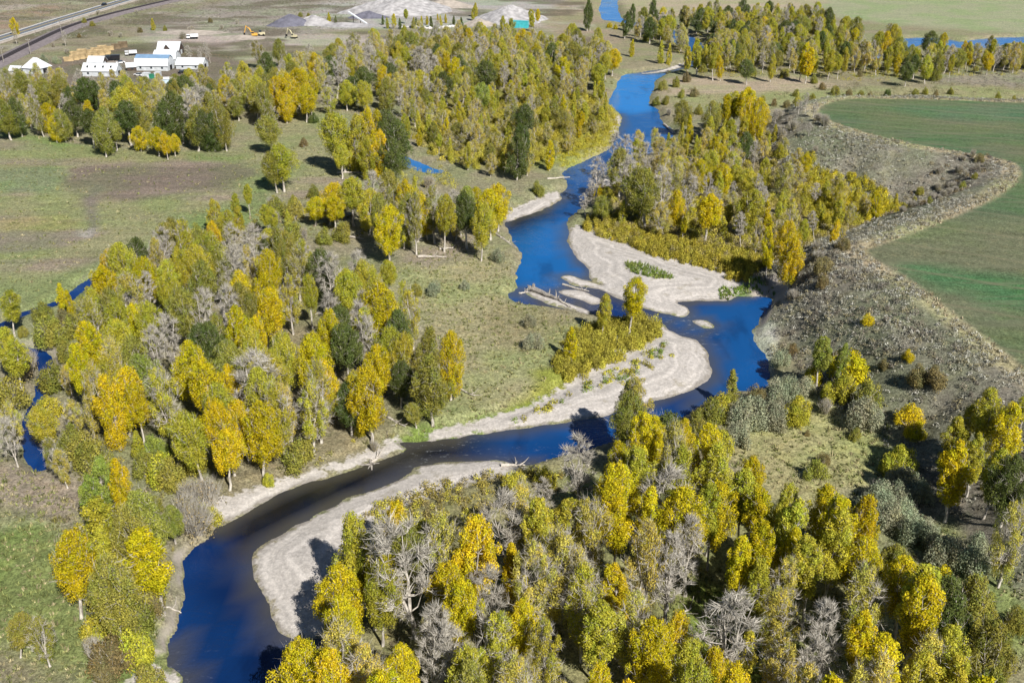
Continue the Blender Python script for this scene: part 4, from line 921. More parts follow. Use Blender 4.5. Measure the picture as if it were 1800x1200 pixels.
for (lk, fm, pl), items in buckets.items():
    items.sort()
    for k, (_, q) in enumerate(items):
        if len(items) == 1: e = ""
        elif len(items) == 2: e = ("left", "right")[k] + " of two, "
        elif k == 0: e = "leftmost, "
        elif k == len(items) - 1: e = "rightmost, "
        else: e = ordinal(k) + " from left, "
        labels[q] = "%s %s, %s%s" % (lk, fm, e, pl) if e else "%s %s %s" % (lk, fm, pl)
GROUPS = {'golden_cottonwood': "golden cottonwoods along the river", 'yellowing_cottonwood': "yellow-green cottonwoods along the river", 'green_cottonwood': "green cottonwoods along the river",
          'thinning_cottonwood': "half-bare cottonwoods along the river", 'bare_cottonwood': "leafless cottonwoods along the river", 'young_cottonwood': "young pointed cottonwoods", 'willow_shrub': "willow shrubs",
          'slender_golden_cottonwood': "slender golden cottonwoods", 'slender_cottonwood': "slender yellow-green cottonwoods",
          'silver_willow': "silvery willows", 'bare_shrub': "twiggy leafless shrubs"}
def kind_name(cl, sh):
    if sh == 'k': return 'silver_willow' if cl == 'w' else 'bare_shrub' if cl == 'b' else 'willow_shrub'
    if cl == 'b': return 'bare_cottonwood'
    if sh == 'c': return 'young_cottonwood'
    if cl == 's': return 'thinning_cottonwood'
    if sh == 't': return 'slender_golden_cottonwood' if cl in 'ga' else 'slender_cottonwood'
    return 'golden_cottonwood' if cl in 'ga' else 'yellowing_cottonwood' if cl == 'y' else 'green_cottonwood'
counts = {}
rt = random.Random(11)
for q, (x, y, z, h, cl, sh) in enumerate(trees):
    nm = kind_name(cl, sh)
    counts[nm] = counts.get(nm, 0) + 1
    if sh == 'k': key = 'w' if cl == 'w' else 'x' if cl == 'b' else 'k'
    elif cl == 'b': key = 'b'
    elif cl == 's' and sh != 'c': key = 's'
    elif cl in 'yo' and sh == 'r' and rt.random() < .25: key = 's'
    else: key = sh
    lib = rt.choice(LIB[key][3:] if key in 'rt' and y < 330 and rt.random() < .8 else LIB[key])
    s = h / BASE_H[key]
    if key in 'kwx': sxy = max(s, .35) * rt.uniform(.7, 1.0)
    else: sxy = s ** .75 * rt.uniform(.80, 1.22)
    if y < 300 and key in 'rs': sxy *= .78
    if key == 'b' and h > 18: sxy *= 1.25
    root = empty(nm, (x, y, z - .05), rt.uniform(0, 6.283))
    root.rotation_euler = (rt.gauss(0, .045), rt.gauss(0, .045), rt.uniform(0, 6.283))
    root.scale = (sxy, sxy * rt.uniform(.92, 1.08), s)
    c = COLOR[cl]
    br = rt.uniform(.82, 1.16); hu = rt.uniform(-.07, .05)
    cc = (c[0] * br * (1 + hu), c[1] * br * (1 - hu * .3), c[2] * br, 1)
    for pn, me in lib.items():
        o = bpy.data.objects.new({"crown": "crown" if sh != 'k' else "foliage", "twigs": "twigs" if sh != 'k' else "stems", "trunk": "trunk"}[pn], me)
        o.color = cc
        o.parent = root
        if pn == "twigs": o["kind"] = "stuff"
        col.objects.link(o)
    tag(root, labels[q], "tree" if sh != 'k' else "shrub", GROUPS[nm])
print("TREES", len(trees), "listed", N_LISTED, counts)
# ------------------------------------------------------------------ low growth that nobody could count
def clump_base(seed, n, size, up=.3, inner=.5):
    """leaf sprays on a unit dome; spray size stays in metres when the dome is scaled"""
    rg = np.random.default_rng(seed)
    d = unit(rg.normal(size=(n, 3)) * np.array([1, 1, .8]) + np.array([0, 0, .4]))
    d[:, 2] = np.abs(d[:, 2])
    rr = inner + (1.05 - inner) * rg.random(n)
    lob = .82 + .30 * np.sin(3 * np.arctan2(d[:, 1], d[:, 0]) + rg.uniform(0, 6)) * (1 - d[:, 2])
    p = d * (rr * lob)[:, None]
    nrm = unit(d + rg.normal(size=(n, 3)) * .5)
    t = unit(np.cross(nrm, rg.normal(size=(n, 3))) + np.array([0, 0, up]))
    b = np.cross(nrm, t)
    s = size * (.6 + .8 * rg.random(n))
    O = np.stack([-t * s[:, None] * .75, b * s[:, None] * .42, t * s[:, None] * .75, -b * s[:, None] * .42], 1)
    return np.repeat(p, 4, axis=0), O.reshape(-1, 3), np.repeat(rg.random(n), 4)

def blade_base(seed, n, R_, H_, w):
    rg = np.random.default_rng(seed)
    a = rg.uniform(0, 6.283, n); r = R_ * rg.random(n) ** .6
    p = np.stack([np.cos(a) * r, np.sin(a) * r, np.zeros(n)], -1)
    lean_ = np.stack([np.cos(a) * r * .7 + rg.normal(size=n) * .15 * H_, np.sin(a) * r * .7 + rg.normal(size=n) * .15 * H_, H_ * rg.uniform(.6, 1.1, n)], -1)
    th = rg.uniform(0, 6.283, n)
    sd = np.stack([np.cos(th), np.sin(th), np.zeros(n)], -1) * w
    V = np.stack([p - sd, p + sd, p + lean_ + sd * .35, p + lean_ - sd * .35], 1)
    return V.reshape(-1, 3), np.zeros((n * 4, 3)), np.repeat(rg.random(n), 4)

def scatter(name, bases, X, Y, hs, ws, cols, label, cat, cj=.25, sink=.05):
    n = len(X)
    if n == 0: return None
    Z = terrain(X, Y) - sink
    which = rng.integers(0, len(bases), n)
    rz = rng.uniform(0, 6.283, n)
    C = np.array(cols)[rng.integers(0, len(cols), n)] * rng.uniform(1 - cj, 1 + cj, (n, 1))
    VV, VA, TT = [], [], []
    for b, (bv, bo, br) in enumerate(bases):
        m = np.where(which == b)[0]
        if len(m) == 0: continue
        c, s = np.cos(rz[m])[:, None], np.sin(rz[m])[:, None]
        lx = bv[None, :, 0] * ws[m][:, None] + bo[None, :, 0]; ly = bv[None, :, 1] * ws[m][:, None] + bo[None, :, 1]
        x = lx * c - ly * s + X[m][:, None]
        y = lx * s + ly * c + Y[m][:, None]
        z = bv[None, :, 2] * hs[m][:, None] + bo[None, :, 2] + Z[m][:, None]
        VV.append(np.stack([x, y, z], -1).reshape(-1, 3))
        VA.append(np.tile(br, len(m)))
        TT.append(np.repeat(C[m], len(bv), axis=0))
    V = np.concatenate(VV); va = np.concatenate(VA); tt = np.concatenate(TT)
    one = np.ones((len(V), 1))
    o = link(name, mesh_np(name, V, np.arange(len(V)).reshape(-1, 4), {"tint": np.concatenate([tt, one], 1), "var": np.stack([va, va, va * 0, va * 0 + 1], -1)}, [M_TINT]))
    tag(o, label, cat, kind="stuff")
    return o

def fill_poly(pxs, per, z=0.0, wmin=.6, gmin=None, jitter=2.0):
    """random points inside an outline given in photo pixels, one per `per` square metres"""
    poly = wpoly(pxs, z, 2)
    lo, hi = poly.min(0), poly.max(0)
    n = int((hi[0] - lo[0]) * (hi[1] - lo[1]) / per)
    X, Y = rng.uniform(lo[0], hi[0], n), rng.uniform(lo[1], hi[1], n)
    s = sdf(poly, X, Y) + (fbm(X * .2, Y * .2, 2) - .5) * jitter * 2
    w_, g_ = water_gravel(X, Y)
    m = (s < 0) & (w_ > wmin)
    if gmin is not None: m &= g_ > gmin
    return X[m], Y[m]

WIL = [clump_base(900 + q, 300, .235, 1.3) for q in range(5)]
LOW = [clump_base(920 + q, 60, .24, .8) for q in range(5)]
SAGE = [clump_base(940 + q, 30, .22, .4) for q in range(5)]
TUFT = [blade_base(960 + q, 7, .3, 1.0, .10) for q in range(4)]
TWG = [blade_base(970 + q, 16, .7, 1.0, .035) for q in range(4)]

def thicket(name, pxs, per, h, wd, cols, label, bases=WIL, gmin=None, cat="thicket", wmin=.6, z=0.0, jitter=1.5):
    X, Y = fill_poly(pxs, per, z, wmin, gmin, jitter)
    hs = rng.uniform(h[0], h[1], len(X)); w_ = rng.uniform(wd[0], wd[1], len(X))
    return scatter(name, bases, X, Y, hs, w_, cols, label, cat)
OY, YG, GD, GR = (.34, .30, .045), (.40, .375, .055), (.50, .41, .03), (.17, .24, .045)
thicket("willow_thicket", [(975, 652), (985, 612), (1020, 585), (1080, 567), (1165, 562), (1170, 578), (1110, 622), (1045, 655), (990, 668)], 2.0, (2.2, 4.8), (1.0, 1.8), [OY, YG, OY, (.29, .26, .05)], "dense olive-yellow willow thicket on the peninsula beside the curved gravel bar")
thicket("willow_thicket", [(1015, 402), (1040, 385), (1120, 405), (1220, 430), (1320, 445), (1352, 485), (1265, 497), (1180, 475), (1095, 446), (1030, 418)], 2.2, (2.2, 4.2), (1.0, 1.7), [OY, OY, (.38, .31, .04), (.29, .25, .05)], "low olive-yellow willow hedge behind the white gravel island", gmin=-3)
thicket("willow_thicket", [(900, 738), (960, 704), (1010, 676), (1060, 652), (1120, 632), (1170, 600), (1182, 612), (1150, 640), (1080, 668), (1000, 695), (960, 722)], 2.8, (.8, 2.0), (.8, 1.3), [YG, (.28, .25, .05), GR], "low yellow-green scrub along the curved gravel bar's inner edge", LOW)
thicket("willow_thicket", [(1080, 664), (1130, 652), (1180, 622), (1196, 612), (1190, 632), (1150, 655), (1110, 672)], 9, (.5, 1.4), (.6, 1.2), [YG, OY], "scattered yellow-green weeds on the curved gravel bar", LOW)
thicket("willow_thicket", [(985, 292), (1000, 262), (1060, 226), (1088, 213), (1080, 245), (1035, 280), (995, 297)], 3, (1.2, 2.4), (1.1, 1.7), [YG, OY, (.33, .30, .03)], "yellow-green scrub on the left bank of the far reach", LOW)
thicket("willow_thicket", [(1400, 300), (1440, 318), (1480, 330), (1560, 352), (1592, 386), (1500, 402), (1440, 392), (1400, 345)], 3.2, (2.4, 4.2), (1.2, 1.8), [GD, YG, (.36, .32, .03)], "golden-yellow willow band below the terrace lip")
thicket("willow_thicket", [(660, 880), (740, 848), (850, 828), (930, 822), (1000, 838), (930, 880), (820, 925), (690, 985), (640, 960), (630, 910)], 2.6, (1.0, 2.6), (.8, 1.4), [(.30, .25, .06), YG, (.24, .20, .09)], "tawny yellow scrub behind the near gravel bar", LOW)
thicket("willow_thicket", [(740, 215), (960, 160), (1050, 180), (1085, 215), (1000, 270), (840, 300), (750, 270)], 8, (2.4, 5.0), (1.4, 2.3), [YG, OY, (.44, .37, .05), (.33, .29, .10)], "yellow willow scrub filling the wood left of the channel")
thicket("willow_thicket", [(1040, 398), (1100, 320), (1200, 270), (1330, 250), (1400, 310), (1560, 380), (1420, 440), (1390, 485), (1270, 470), (1130, 430)], 8.5, (2.0, 4.4), (1.3, 2.1), [YG, (.40, .34, .09), OY, (.30, .26, .14)], "yellow willow scrub under the wooded island's trees")
thicket("reed_patch", [(1095, 468), (1115, 463), (1150, 472), (1188, 488), (1160, 492), (1120, 482)], .5, (.7, 1.3), (.8, 1.3), [(.15, .22, .05), (.20, .24, .06)], "green reed strip growing on the white gravel island", TUFT, jitter=.3)
thicket("reed_patch", [(1262, 508), (1290, 500), (1350, 506), (1360, 522), (1300, 528), (1275, 524)], .6, (.6, 1.2), (.8, 1.3), [(.15, .24, .04), (.20, .25, .06)], "bright green reeds at the edge of the blue pool", TUFT, wmin=.1)
thicket("slope_brush", [(1370, 560), (1430, 500), (1500, 510), (1560, 600), (1640, 690), (1700, 760), (1640, 800), (1560, 720), (1480, 660), (1400, 680), (1360, 640)], 11, (.8, 2.4), (.9, 1.7), [(.22, .195, .15), (.18, .16, .13), (.28, .25, .15), (.15, .14, .12)], "dark brown brush on the slope above the river bend", LOW)
thicket("slope_brush", [(1560, 345), (1640, 320), (1720, 318), (1760, 328), (1700, 360), (1620, 390), (1560, 385)], 9, (.8, 2.0), (1.0, 1.8), [(.18, .16, .135), (.14, .125, .11), (.25, .20, .11)], "dark brush filling the hollow below the terrace", LOW, z=5)

thicket("willow_thicket", [(1110, 66), (1200, 60), (1400, 56), (1500, 70), (1600, 105), (1850, 104), (1800, 132), (1640, 138), (1540, 144), (1230, 136), (1240, 110)], 22, (1.5, 3.5), (1.6, 2.8), [OY, (.30, .26, .13), (.26, .22, .13), YG], "olive and tawny scrub under the far tree belt", LOW)
thicket("willow_thicket", [(1170, 178), (1330, 190), (1340, 200), (1440, 176), (1800, 166), (1800, 150), (1620, 146), (1450, 150), (1300, 178), (1200, 150), (1165, 160)], 30, (1.2, 2.6), (1.4, 2.6), [(.25, .24, .14), (.30, .27, .17), (.20, .20, .11)], "grey-green shrubs behind the upper terrace field", LOW)
thicket("willow_thicket", [(690, 262), (790, 296), (800, 330), (740, 330), (690, 300)], 7, (1.4, 3.0), (1.2, 2.0), [OY, YG, (.28, .25, .09)], "olive scrub around the small blue pond", LOW)
# sagebrush over the terrace slopes
X = rng.uniform(40, 420, 120000); Y = rng.uniform(120, 560, 120000)
fd = sdf(P_FIELD, X, Y, 90.0)
zt, w_, g_, f_, hT_ = terrain(X, Y, True)
dens = sstep(.30, .62, fbm(X * .05, Y * .05, 3))
m = (fd > .8) & (hT_ > 1.2) & (w_ > 4) & (rng.random(len(X)) < .14 + .85 * dens)
X, Y = X[m], Y[m]
scatter("sagebrush", SAGE, X, Y, rng.uniform(.5, 1.3, len(X)), rng.uniform(.5, 1.45, len(X)), [(.31, .31, .265), (.37, .365, .32), (.26, .255, .205), (.20, .19, .145), (.25, .225, .14)], "grey sagebrush covering the terrace slopes", "sagebrush", .3)
X, Y = fill_poly([(0, -10), (600, -20), (620, 30), (560, 60), (420, 60), (300, 40), (120, 70), (0, 40)], 16, jitter=20)
X2, Y2 = fill_poly([(1630, 142), (1800, 118), (1900, 118), (1900, 150), (1700, 152)], 14)
X, Y = np.concatenate([X, X2]), np.concatenate([Y, Y2])
scatter("sagebrush", SAGE, X, Y, rng.uniform(.6, 1.6, len(X)), rng.uniform(.8, 2.0, len(X)), [(.22, .21, .17), (.17, .16, .12), (.27, .25, .22)], "sparse sagebrush on the far dry flats", "sagebrush", .3)

# undergrowth beneath the groves
X, Y = [], []
for pxs, per in [(GROVES[0][0], 12), ([(600, 960), (760, 880), (1000, 850), (1250, 870), (1420, 920), (1540, 990), (1600, 1100), (1760, 1330), (580, 1330)], 8.0), (GROVES[2][0], 14), (GROVES[7][0], 6), (GROVES[11][0], 7), (GROVES[13][0], 6),
                 ([(100, 900), (180, 850), (330, 900), (300, 1000), (280, 1100), (200, 1130), (120, 1080)], 4), (GROVES[6][0], 14), (GROVES[5][0], 22), ([(380, 900), (520, 840), (700, 775), (800, 740), (700, 740), (500, 820)], 9)]:
    a, b = fill_poly(pxs, per, 0, 1.5, 1.0); X.append(a); Y.append(b)
X, Y = np.concatenate(X), np.concatenate(Y)
scatter("undergrowth", LOW + TWG + TWG, X, Y, rng.uniform(.4, 1.5, len(X)), rng.uniform(.5, 1.2, len(X)), [(.24, .20, .13), (.20, .19, .07), (.28, .25, .18), (.16, .15, .06), (.30, .26, .06)], "mixed brush and dry weeds beneath the cottonwood groves", "undergrowth", .3)

# grass tufts and weeds in the meadows
X, Y = [], []
for pxs, per in [([(690, 480), (820, 415), (905, 460), (900, 520), (1020, 560), (970, 665), (900, 720), (760, 765), (500, 850), (700, 740), (790, 640)], 2.6), ([(-60, 800), (140, 880), (300, 1120), (280, 1300), (-60, 1300)], 1.2),
                 ([(1250, 780), (1330, 720), (1440, 700), (1560, 740), (1590, 830), (1540, 890), (1390, 870)], 1.6), ([(1500, 890), (1800, 1000), (1900, 1100), (1800, 1180), (1580, 1000)], 1.5),
                 ([(-40, 470), (130, 500), (420, 370), (640, 300), (640, 250), (400, 262), (-40, 230)], 14), ([(1180, 1000), (1300, 1040), (1480, 1200), (1320, 1260), (1180, 1110)], 1.0)]:
    a, b = fill_poly(pxs, per, 0, 1.5, 1.0); X.append(a); Y.append(b)
X, Y = np.concatenate(X), np.concatenate(Y)
scatter("grass", TUFT, X, Y, rng.uniform(.2, .75, len(X)) * np.where(rng.random(len(X)) < .06, 1.7, 1), rng.uniform(.5, 1.6, len(X)), [(.26, .25, .11), (.20, .22, .08), (.33, .29, .17), (.15, .17, .06)], "tufted autumn grass over the open meadows", "grass", .3)
# crop-edge grass on the terrace rim
X = rng.uniform(90, 420, 60000); Y = rng.uniform(150, 560, 60000)
fd = sdf(P_FIELD, X, Y, 20.0)
m = (fd > -.4) & (fd < 3.0) & (rng.random(len(X)) < .8)
X, Y = X[m], Y[m]
scatter("grass", TUFT, X, Y, rng.uniform(.3, .9, len(X)), rng.uniform(.6, 1.6, len(X)), [(.42, .36, .25), (.35, .30, .19)], "pale dry grass fringe along the rim of the terrace field", "grass", .25)
# ------------------------------------------------------------------ far things: highway, railway, farm, gravel works
M_WHITE = plain("white_metal_roof", (.62, .65, .68), .45, .14, .35, .4)
M_WALLW = plain("white_painted_boards", (.50, .53, .56), .7, .2, .6)
M_SKYROOF = plain("sky_tinted_roof", (.16, .26, .40), .45, .12, .5, .4)  # sky's blue reflection painted onto the flatter upper roof slope
M_DARKW = plain("dark_brown_boards", (.075, .055, .045), .85, .3, .8)
M_DARK = plain("dark_opening", (.02, .02, .022), .6, .2)
M_GLASS = plain("window_glass", (.03, .04, .05), .1, .1, 1, .5)
M_TAN = plain("sawn_timber", (.48, .36, .20), .85, .35, .5)
M_TAND = plain("weathered_timber", (.20, .15, .095), .9, .35, .5)
M_YEL = plain("machine_yellow", (.66, .37, .07), .5, .2, .8, .4)
M_PALEY = plain("pale_machine_paint", (.55, .50, .33), .6, .2, .8, .3)
M_BLACK = plain("black_rubber", (.02, .02, .02), .8, .2)
M_TURQ = plain("turquoise_paint", (.06, .42, .47), .55, .15, .5, .3)
M_GREEN = plain("green_paint", (.03, .20, .12), .55, .15, .5, .3)
M_CARB = plain("black_car_paint", (.015, .015, .02), .3, .1, 1, .5)
M_CARW = plain("white_car_paint", (.75, .75, .76), .35, .05, 1, .5)
M_LOG = plain("bleached_driftwood", (.46, .42, .37), .9, .35, 2.5)
M_LOGG = plain("grey_deadwood", (.30, .275, .245), .9, .35, 2.5)
M_STONE = plain("white_boulder", (.66, .63, .61), .85, .2, .8)
M_ASPH = plain("asphalt", (.135, .15, .175), .85, .15, .2)
M_SHLD = plain("gravel_shoulder", (.36, .32, .28), .95, .2, .4)
M_LINE = plain("road_paint", (.78, .78, .74), .6, .1, .5)
M_LINEY = plain("yellow_road_paint", (.60, .42, .06), .6, .1, .5)
M_BALL = plain("railway_ballast", (.20, .175, .18), .95, .25, .6)
M_TRACK = plain("dark_sleepers", (.045, .038, .042), .9, .3, .8)
M_RAIL = plain("rail_steel", (.18, .16, .15), .45, .2, .5, .5, .8)

def ribbon(name, line, offs, zs, m, parent=None, label=None, cat=None, kind=None):
    """cross-section (offset, height) swept along a ground line"""
    L = smooth_poly(line, 6, False)
    d = np.gradient(L, axis=0); d /= np.linalg.norm(d, axis=1)[:, None]
    nr = np.stack([d[:, 1], -d[:, 0]], -1)
    k = len(offs)
    V = np.concatenate([np.concatenate([L[i] + nr[i] * o, [z]])[None] for i in range(len(L)) for o, z in zip(offs, zs)])
    i, j = np.meshgrid(np.arange(len(L) - 1), np.arange(k - 1), indexing='ij')
    F_ = np.stack([i * k + j, (i + 1) * k + j, (i + 1) * k + j + 1, i * k + j + 1], -1).reshape(-1, 4)
    o = link(name, mesh_np(name, V, F_, None, [m]), parent)
    if kind: tag(o, label, cat, kind=kind)
    return o
ROAD = [at(a, b)[:2] for a, b in [(-260, 158), (-120, 110), (-20, 76), (50, 54), (100, 38), (150, 23), (200, 8), (260, -9), (360, -34)]]
hw = ribbon("highway", ROAD, [-11, -7.5, 7.5, 11], [-.3, .62, .62, -.3], M_SHLD, kind="structure")
ribbon("asphalt_lane", ROAD, [-6.4, 6.4], [.66, .66], M_ASPH, hw)
for o_ in (-5.6, 5.6): ribbon("edge_line", ROAD, [o_ - .45, o_ + .45], [.70, .70], M_LINE, hw)
ribbon("centre_line", ROAD, [-.3, .3], [.70, .70], M_LINEY, hw)
RAIL = [at(a, b)[:2] for a, b in [(-160, 190), (-60, 138), (10, 103), (60, 78), (118, 51), (180, 31), (240, 16), (320, -2), (420, -22)]]
rw = ribbon("railway", RAIL, [-9, -3.2, 3.2, 11], [-.3, 1.2, 1.2, -.3], M_BALL, kind="structure")
ribbon("track_bed", RAIL, [-2.4, 2.4], [1.25, 1.25], M_TRACK, rw)
for o_ in (-.75, .75): ribbon("rail", RAIL, [o_ - .08, o_ - .08, o_ + .08, o_ + .08], [1.26, 1.44, 1.44, 1.26], M_RAIL, rw)
TRK = [at(a, b)[:2] for a, b in [(90, 128), (130, 122), (180, 116), (240, 110), (290, 104), (340, 100)]]

def pitched(name, px, py, L, W, wh, rh, rz, label, wall=M_WALLW, roof=M_WHITE, gambrel=False, hip=False, vents=0, dormer=False, lean_to=False, top=None, cat="barn"):
    x, y, _ = at(px, py + 0.0)
    y += W * .5
    t = empty(name, (x, y, gz(x, y) - .1), R(rz))
    h, l = W / 2, L / 2
    if hip:
        MB().box((0, 0, wh / 2), (L, W, wh)).build("wall", wall, t)
        o_ = .6
        MB().add([(-l - o_, -h - o_, wh), (l + o_, -h - o_, wh), (l + o_, h + o_, wh), (-l - o_, h + o_, wh), (-l * .25, 0, wh + rh), (l * .25, 0, wh + rh)],
                 [(0, 1, 5, 4), (1, 2, 5), (2, 3, 4, 5), (3, 0, 4), (3, 2, 1, 0)]).build("roof", roof, t)
    else:
        if gambrel: prof = [(-h, 0), (h, 0), (h, wh), (h * .62, wh + rh * .68), (0, wh + rh), (-h * .62, wh + rh * .68), (-h, wh)]
        else: prof = [(-h, 0), (h, 0), (h, wh), (0, wh + rh), (-h, wh)]
        MB().prism(prof, -l, l).build("wall", wall, t)
        e = .45
        def slab(pts, m, nm="roof"):
            b = MB()
            th = .18
            for (y0, z0), (y1, z1) in zip(pts[:-1], pts[1:]):
                dy, dz = y1 - y0, z1 - z0; q = math.hypot(dy, dz); ny, nz = -dz / q * th, dy / q * th
                b.add([(-l - e, y0 + ny * .2, z0 + nz * .2), (l + e, y0 + ny * .2, z0 + nz * .2), (l + e, y1 + ny * .2, z1 + nz * .2), (-l - e, y1 + ny * .2, z1 + nz * .2),
                       (-l - e, y0 + ny, z0 + nz), (l + e, y0 + ny, z0 + nz), (l + e, y1 + ny, z1 + nz), (-l - e, y1 + ny, z1 + nz)],
                      [(3, 2, 1, 0), (4, 5, 6, 7), (0, 1, 5, 4), (2, 3, 7, 6), (1, 2, 6, 5), (3, 0, 4, 7)])
            return b.build(nm, m, t)
        s_ = rh / h
        if gambrel:
            slab([(-h - .4, wh - .5), (-h * .62, wh + rh * .68)], roof); slab([(-h * .62, wh + rh * .68), (0, wh + rh)], top or roof)
            slab([(0, wh + rh), (h * .62, wh + rh * .68)], top or roof); slab([(h * .62, wh + rh * .68), (h + .4, wh - .5)], roof)
        else:
            r1 = slab([(-h - .5, wh - .5 * s_), (0, wh + rh)], roof); slab([(0, wh + rh), (h + .5, wh - .5 * s_)], roof)
            for v in range(vents):
                vx = -l + (v + .6) * L / (vents + .3)
                MB().box((vx, -h * .5, wh + rh * .55), (.7, 1.6, 1.0)).build("roof_vent", M_DARK, r1)
            if dormer:
                MB().prism([(-1.9, 0), (1.9, 0), (0, 2.7)], 0, 3.2).build("dormer", M_DARKW, r1)
                dm = r1.children[-1]; dm.rotation_euler = (0, 0, R(90)); dm.location = (-.6, -h - .15, wh + .3)
                MB().add([(-2.9, -h - .5, wh + .35), (-.6, -h - .5, wh + 3.25), (-.6, -h + 3.6, wh + 3.25), (-2.9, -h + 3.6, wh + .35)], [(0, 1, 2, 3)]).build("dormer_roof", roof, r1)
                MB().add([(1.7, -h - .5, wh + .35), (-.6, -h - .5, wh + 3.25), (-.6, -h + 3.6, wh + 3.25), (1.7, -h + 3.6, wh + .35)], [(3, 2, 1, 0)]).build("dormer_roof", roof, r1)
    d = MB().box((l + .06, 0, min(wh, 3) * .45), (.08, W * .3, min(wh, 3) * .9)).build("door", M_DARK if wall is not M_DARKW else M_WALLW, t)
    for k in range(max(1, int(L / 6))):
        MB().box((-l + (k + .5) * L / max(1, int(L / 6)), -h - .05, wh * .55), (1.1, .08, 1.0)).build("window", M_GLASS, t)
    tag(t, label, cat)
    return t
pitched("long_barn", 176, 135, 19, 8.5, 3.2, 3.4, -3, "long white barn with a row of small dark roof vents", vents=4)
pitched("shed", 169, 116, 9, 6, 2.4, 2.6, -4, "small white-roofed shed behind the long vented barn", M_DARKW, cat="shed")
pitched("gambrel_barn", 268, 125, 19, 10, 3.2, 5.0, -5, "large white barn with sky reflection painted on its upper roof in the farmyard", gambrel=True, top=M_SKYROOF)
pitched("gambrel_barn", 291, 112, 13, 8, 3.0, 4.0, -5, "smaller white barn tucked behind the sky-tinted one", gambrel=True)
pitched("farmhouse", 297, 97, 13.5, 8.5, 3.2, 4.2, -4, "dark farmhouse with white roof and a pointed dormer", M_DARKW, dormer=True, cat="house")
pitched("shed", 334, 122, 15.5, 10, 2.6, 3.0, -4, "wide white-roofed shed at the right end of the farm", cat="shed")
pitched("shed", 231, 125, 6, 5, 2.4, 1.8, 18, "little white-roofed shed between the two big barns", M_DARKW, cat="shed")
pitched("house", 60, 131, 11, 10, 3.2, 5.2, -20, "white hip-roofed house half hidden behind the trees at left", hip=True, cat="house")
pitched("shed", 27, 131, 6, 5, 2.2, 2.0, -10, "small pale shed left of the hip-roofed house", cat="shed")
pitched("shed", 290, 152, 10, 5, 1.6, 1.2, -2, "low pale blue roofed shed below the farmyard", M_DARKW, plain("pale_blue_roof", (.42, .52, .60), .5, .1, .5), cat="shed")

def vehicle(name, px, py, rz, paint, label, kind="car", sc=1.0, z=None):
    x, y, _ = at(px, py, z or 0)
    t = empty(name, (x, y, gz(x, y) if z is None else z), R(rz)); t.scale = (sc,) * 3
    if kind == "car":
        MB().prism([(-.9, .35), (.9, .35), (.92, .95), (-.92, .95)], -2.3, 2.3).build("body", paint, t)
        MB().add([(-1.3, -.85, .95), (1.5, -.85, .95), (1.5, .85, .95), (-1.3, .85, .95), (-.7, -.7, 1.55), (1.0, -.7, 1.55), (1.0, .7, 1.55), (-.7, .7, 1.55)],
                 [(4, 5, 6, 7), (0, 1, 5, 4), (2, 3, 7, 6), (1, 2, 6, 5), (3, 0, 4, 7)]).build("cabin", M_GLASS, t)
        wx_ = (-1.45, 1.45)
    else:
        MB().box((.6, 0, 1.0), (4.6, 2.1, .5)).build("chassis", M_BLACK, t)
        MB().prism([(-1.1, .8), (1.1, .8), (1.1, 2.6), (-1.1, 2.6)], -3.2, -1.4).build("cab", paint, t)
        MB().box((-2.3, 0, 2.0), (1.9, 2.24, .6)).build("windscreen", M_GLASS, t)
        MB().box((1.0, 0, 2.0), (4.2, 2.3, 1.5)).build("load_bed", paint, t)
        wx_ = (-2.3, .6, 2.2)
    for a in wx_:
        for s_ in (-1, 1):
            MB().tube([(a, s_ * .75, .42), (a, s_ * 1.0, .42)], .42, 10).build("wheel", M_BLACK, t)
    tag(t, label, "car" if kind == "car" else "truck")
    return t
vehicle("parked_truck", 200, 107, 10, M_CARB, "dark truck parked beside the timber stacks", "truck", 1.2)
vehicle("parked_truck", 181, 108, 60, M_CARB, "dark truck parked behind the small white-roofed shed", "truck", 1.0)
vehicle("parked_truck", 231, 98, 20, M_CARW, "white truck in the farmyard behind the sky-tinted barn", "truck", 1.1)
vehicle("parked_truck", 339, 69, 15, M_CARW, "white truck on the pale dirt track beyond the farm", "truck", 1.2)
rd = np.array(ROAD); cdir = math.degrees(math.atan2(rd[6][1] - rd[4][1], rd[6][0] - rd[4][0]))
vehicle("car", 183, 9.5, cdir, M_CARB, "black car driving on the highway", "car", 1.25, .7)
def box_thing(name, px, py, d, rz, m, label, cat, lid=None):
    x, y, _ = at(px, py)
    t = empty(name, (x, y + d[1] / 2, gz(x, y)), R(rz))
    MB().box((0, 0, d[2] / 2), d).build("body", m, t)
    MB().box((0, 0, d[2] + .06), (d[0] + .2, d[1] + .2, .12)).build("lid", lid or m, t)
    for k in range(max(2, int(d[0] / 1.2))):
        MB().box((-d[0] / 2 + (k + .5) * d[0] / max(2, int(d[0] / 1.2)), -d[1] / 2 - .05, d[2] * .5), (.14, .1, d[2] * .92)).build("rib", m, t)
    tag(t, label, cat)
box_thing("trailer", 257, 139, (3.6, 3, 2.9), -6, M_WALLW, "white box trailer left of the green container", "trailer", M_WHITE)
box_thing("trailer", 277, 139, (3.0, 3, 3.2), -6, M_WALLW, "white box trailer right of the green container", "trailer", M_WHITE)
box_thing("container", 267.5, 139, (3.2, 2.6, 2.1), -6, M_GREEN, "green container between two white trailers", "container")
box_thing("skip", 914, 50, (12, 4.5, 4.6), -14, M_TURQ, "turquoise bin at the foot of the pale gravel heap", "bin")
x, y, _ = at(296, 142)
t = empty("boat", (x, y, gz(x, y)), R(-8))
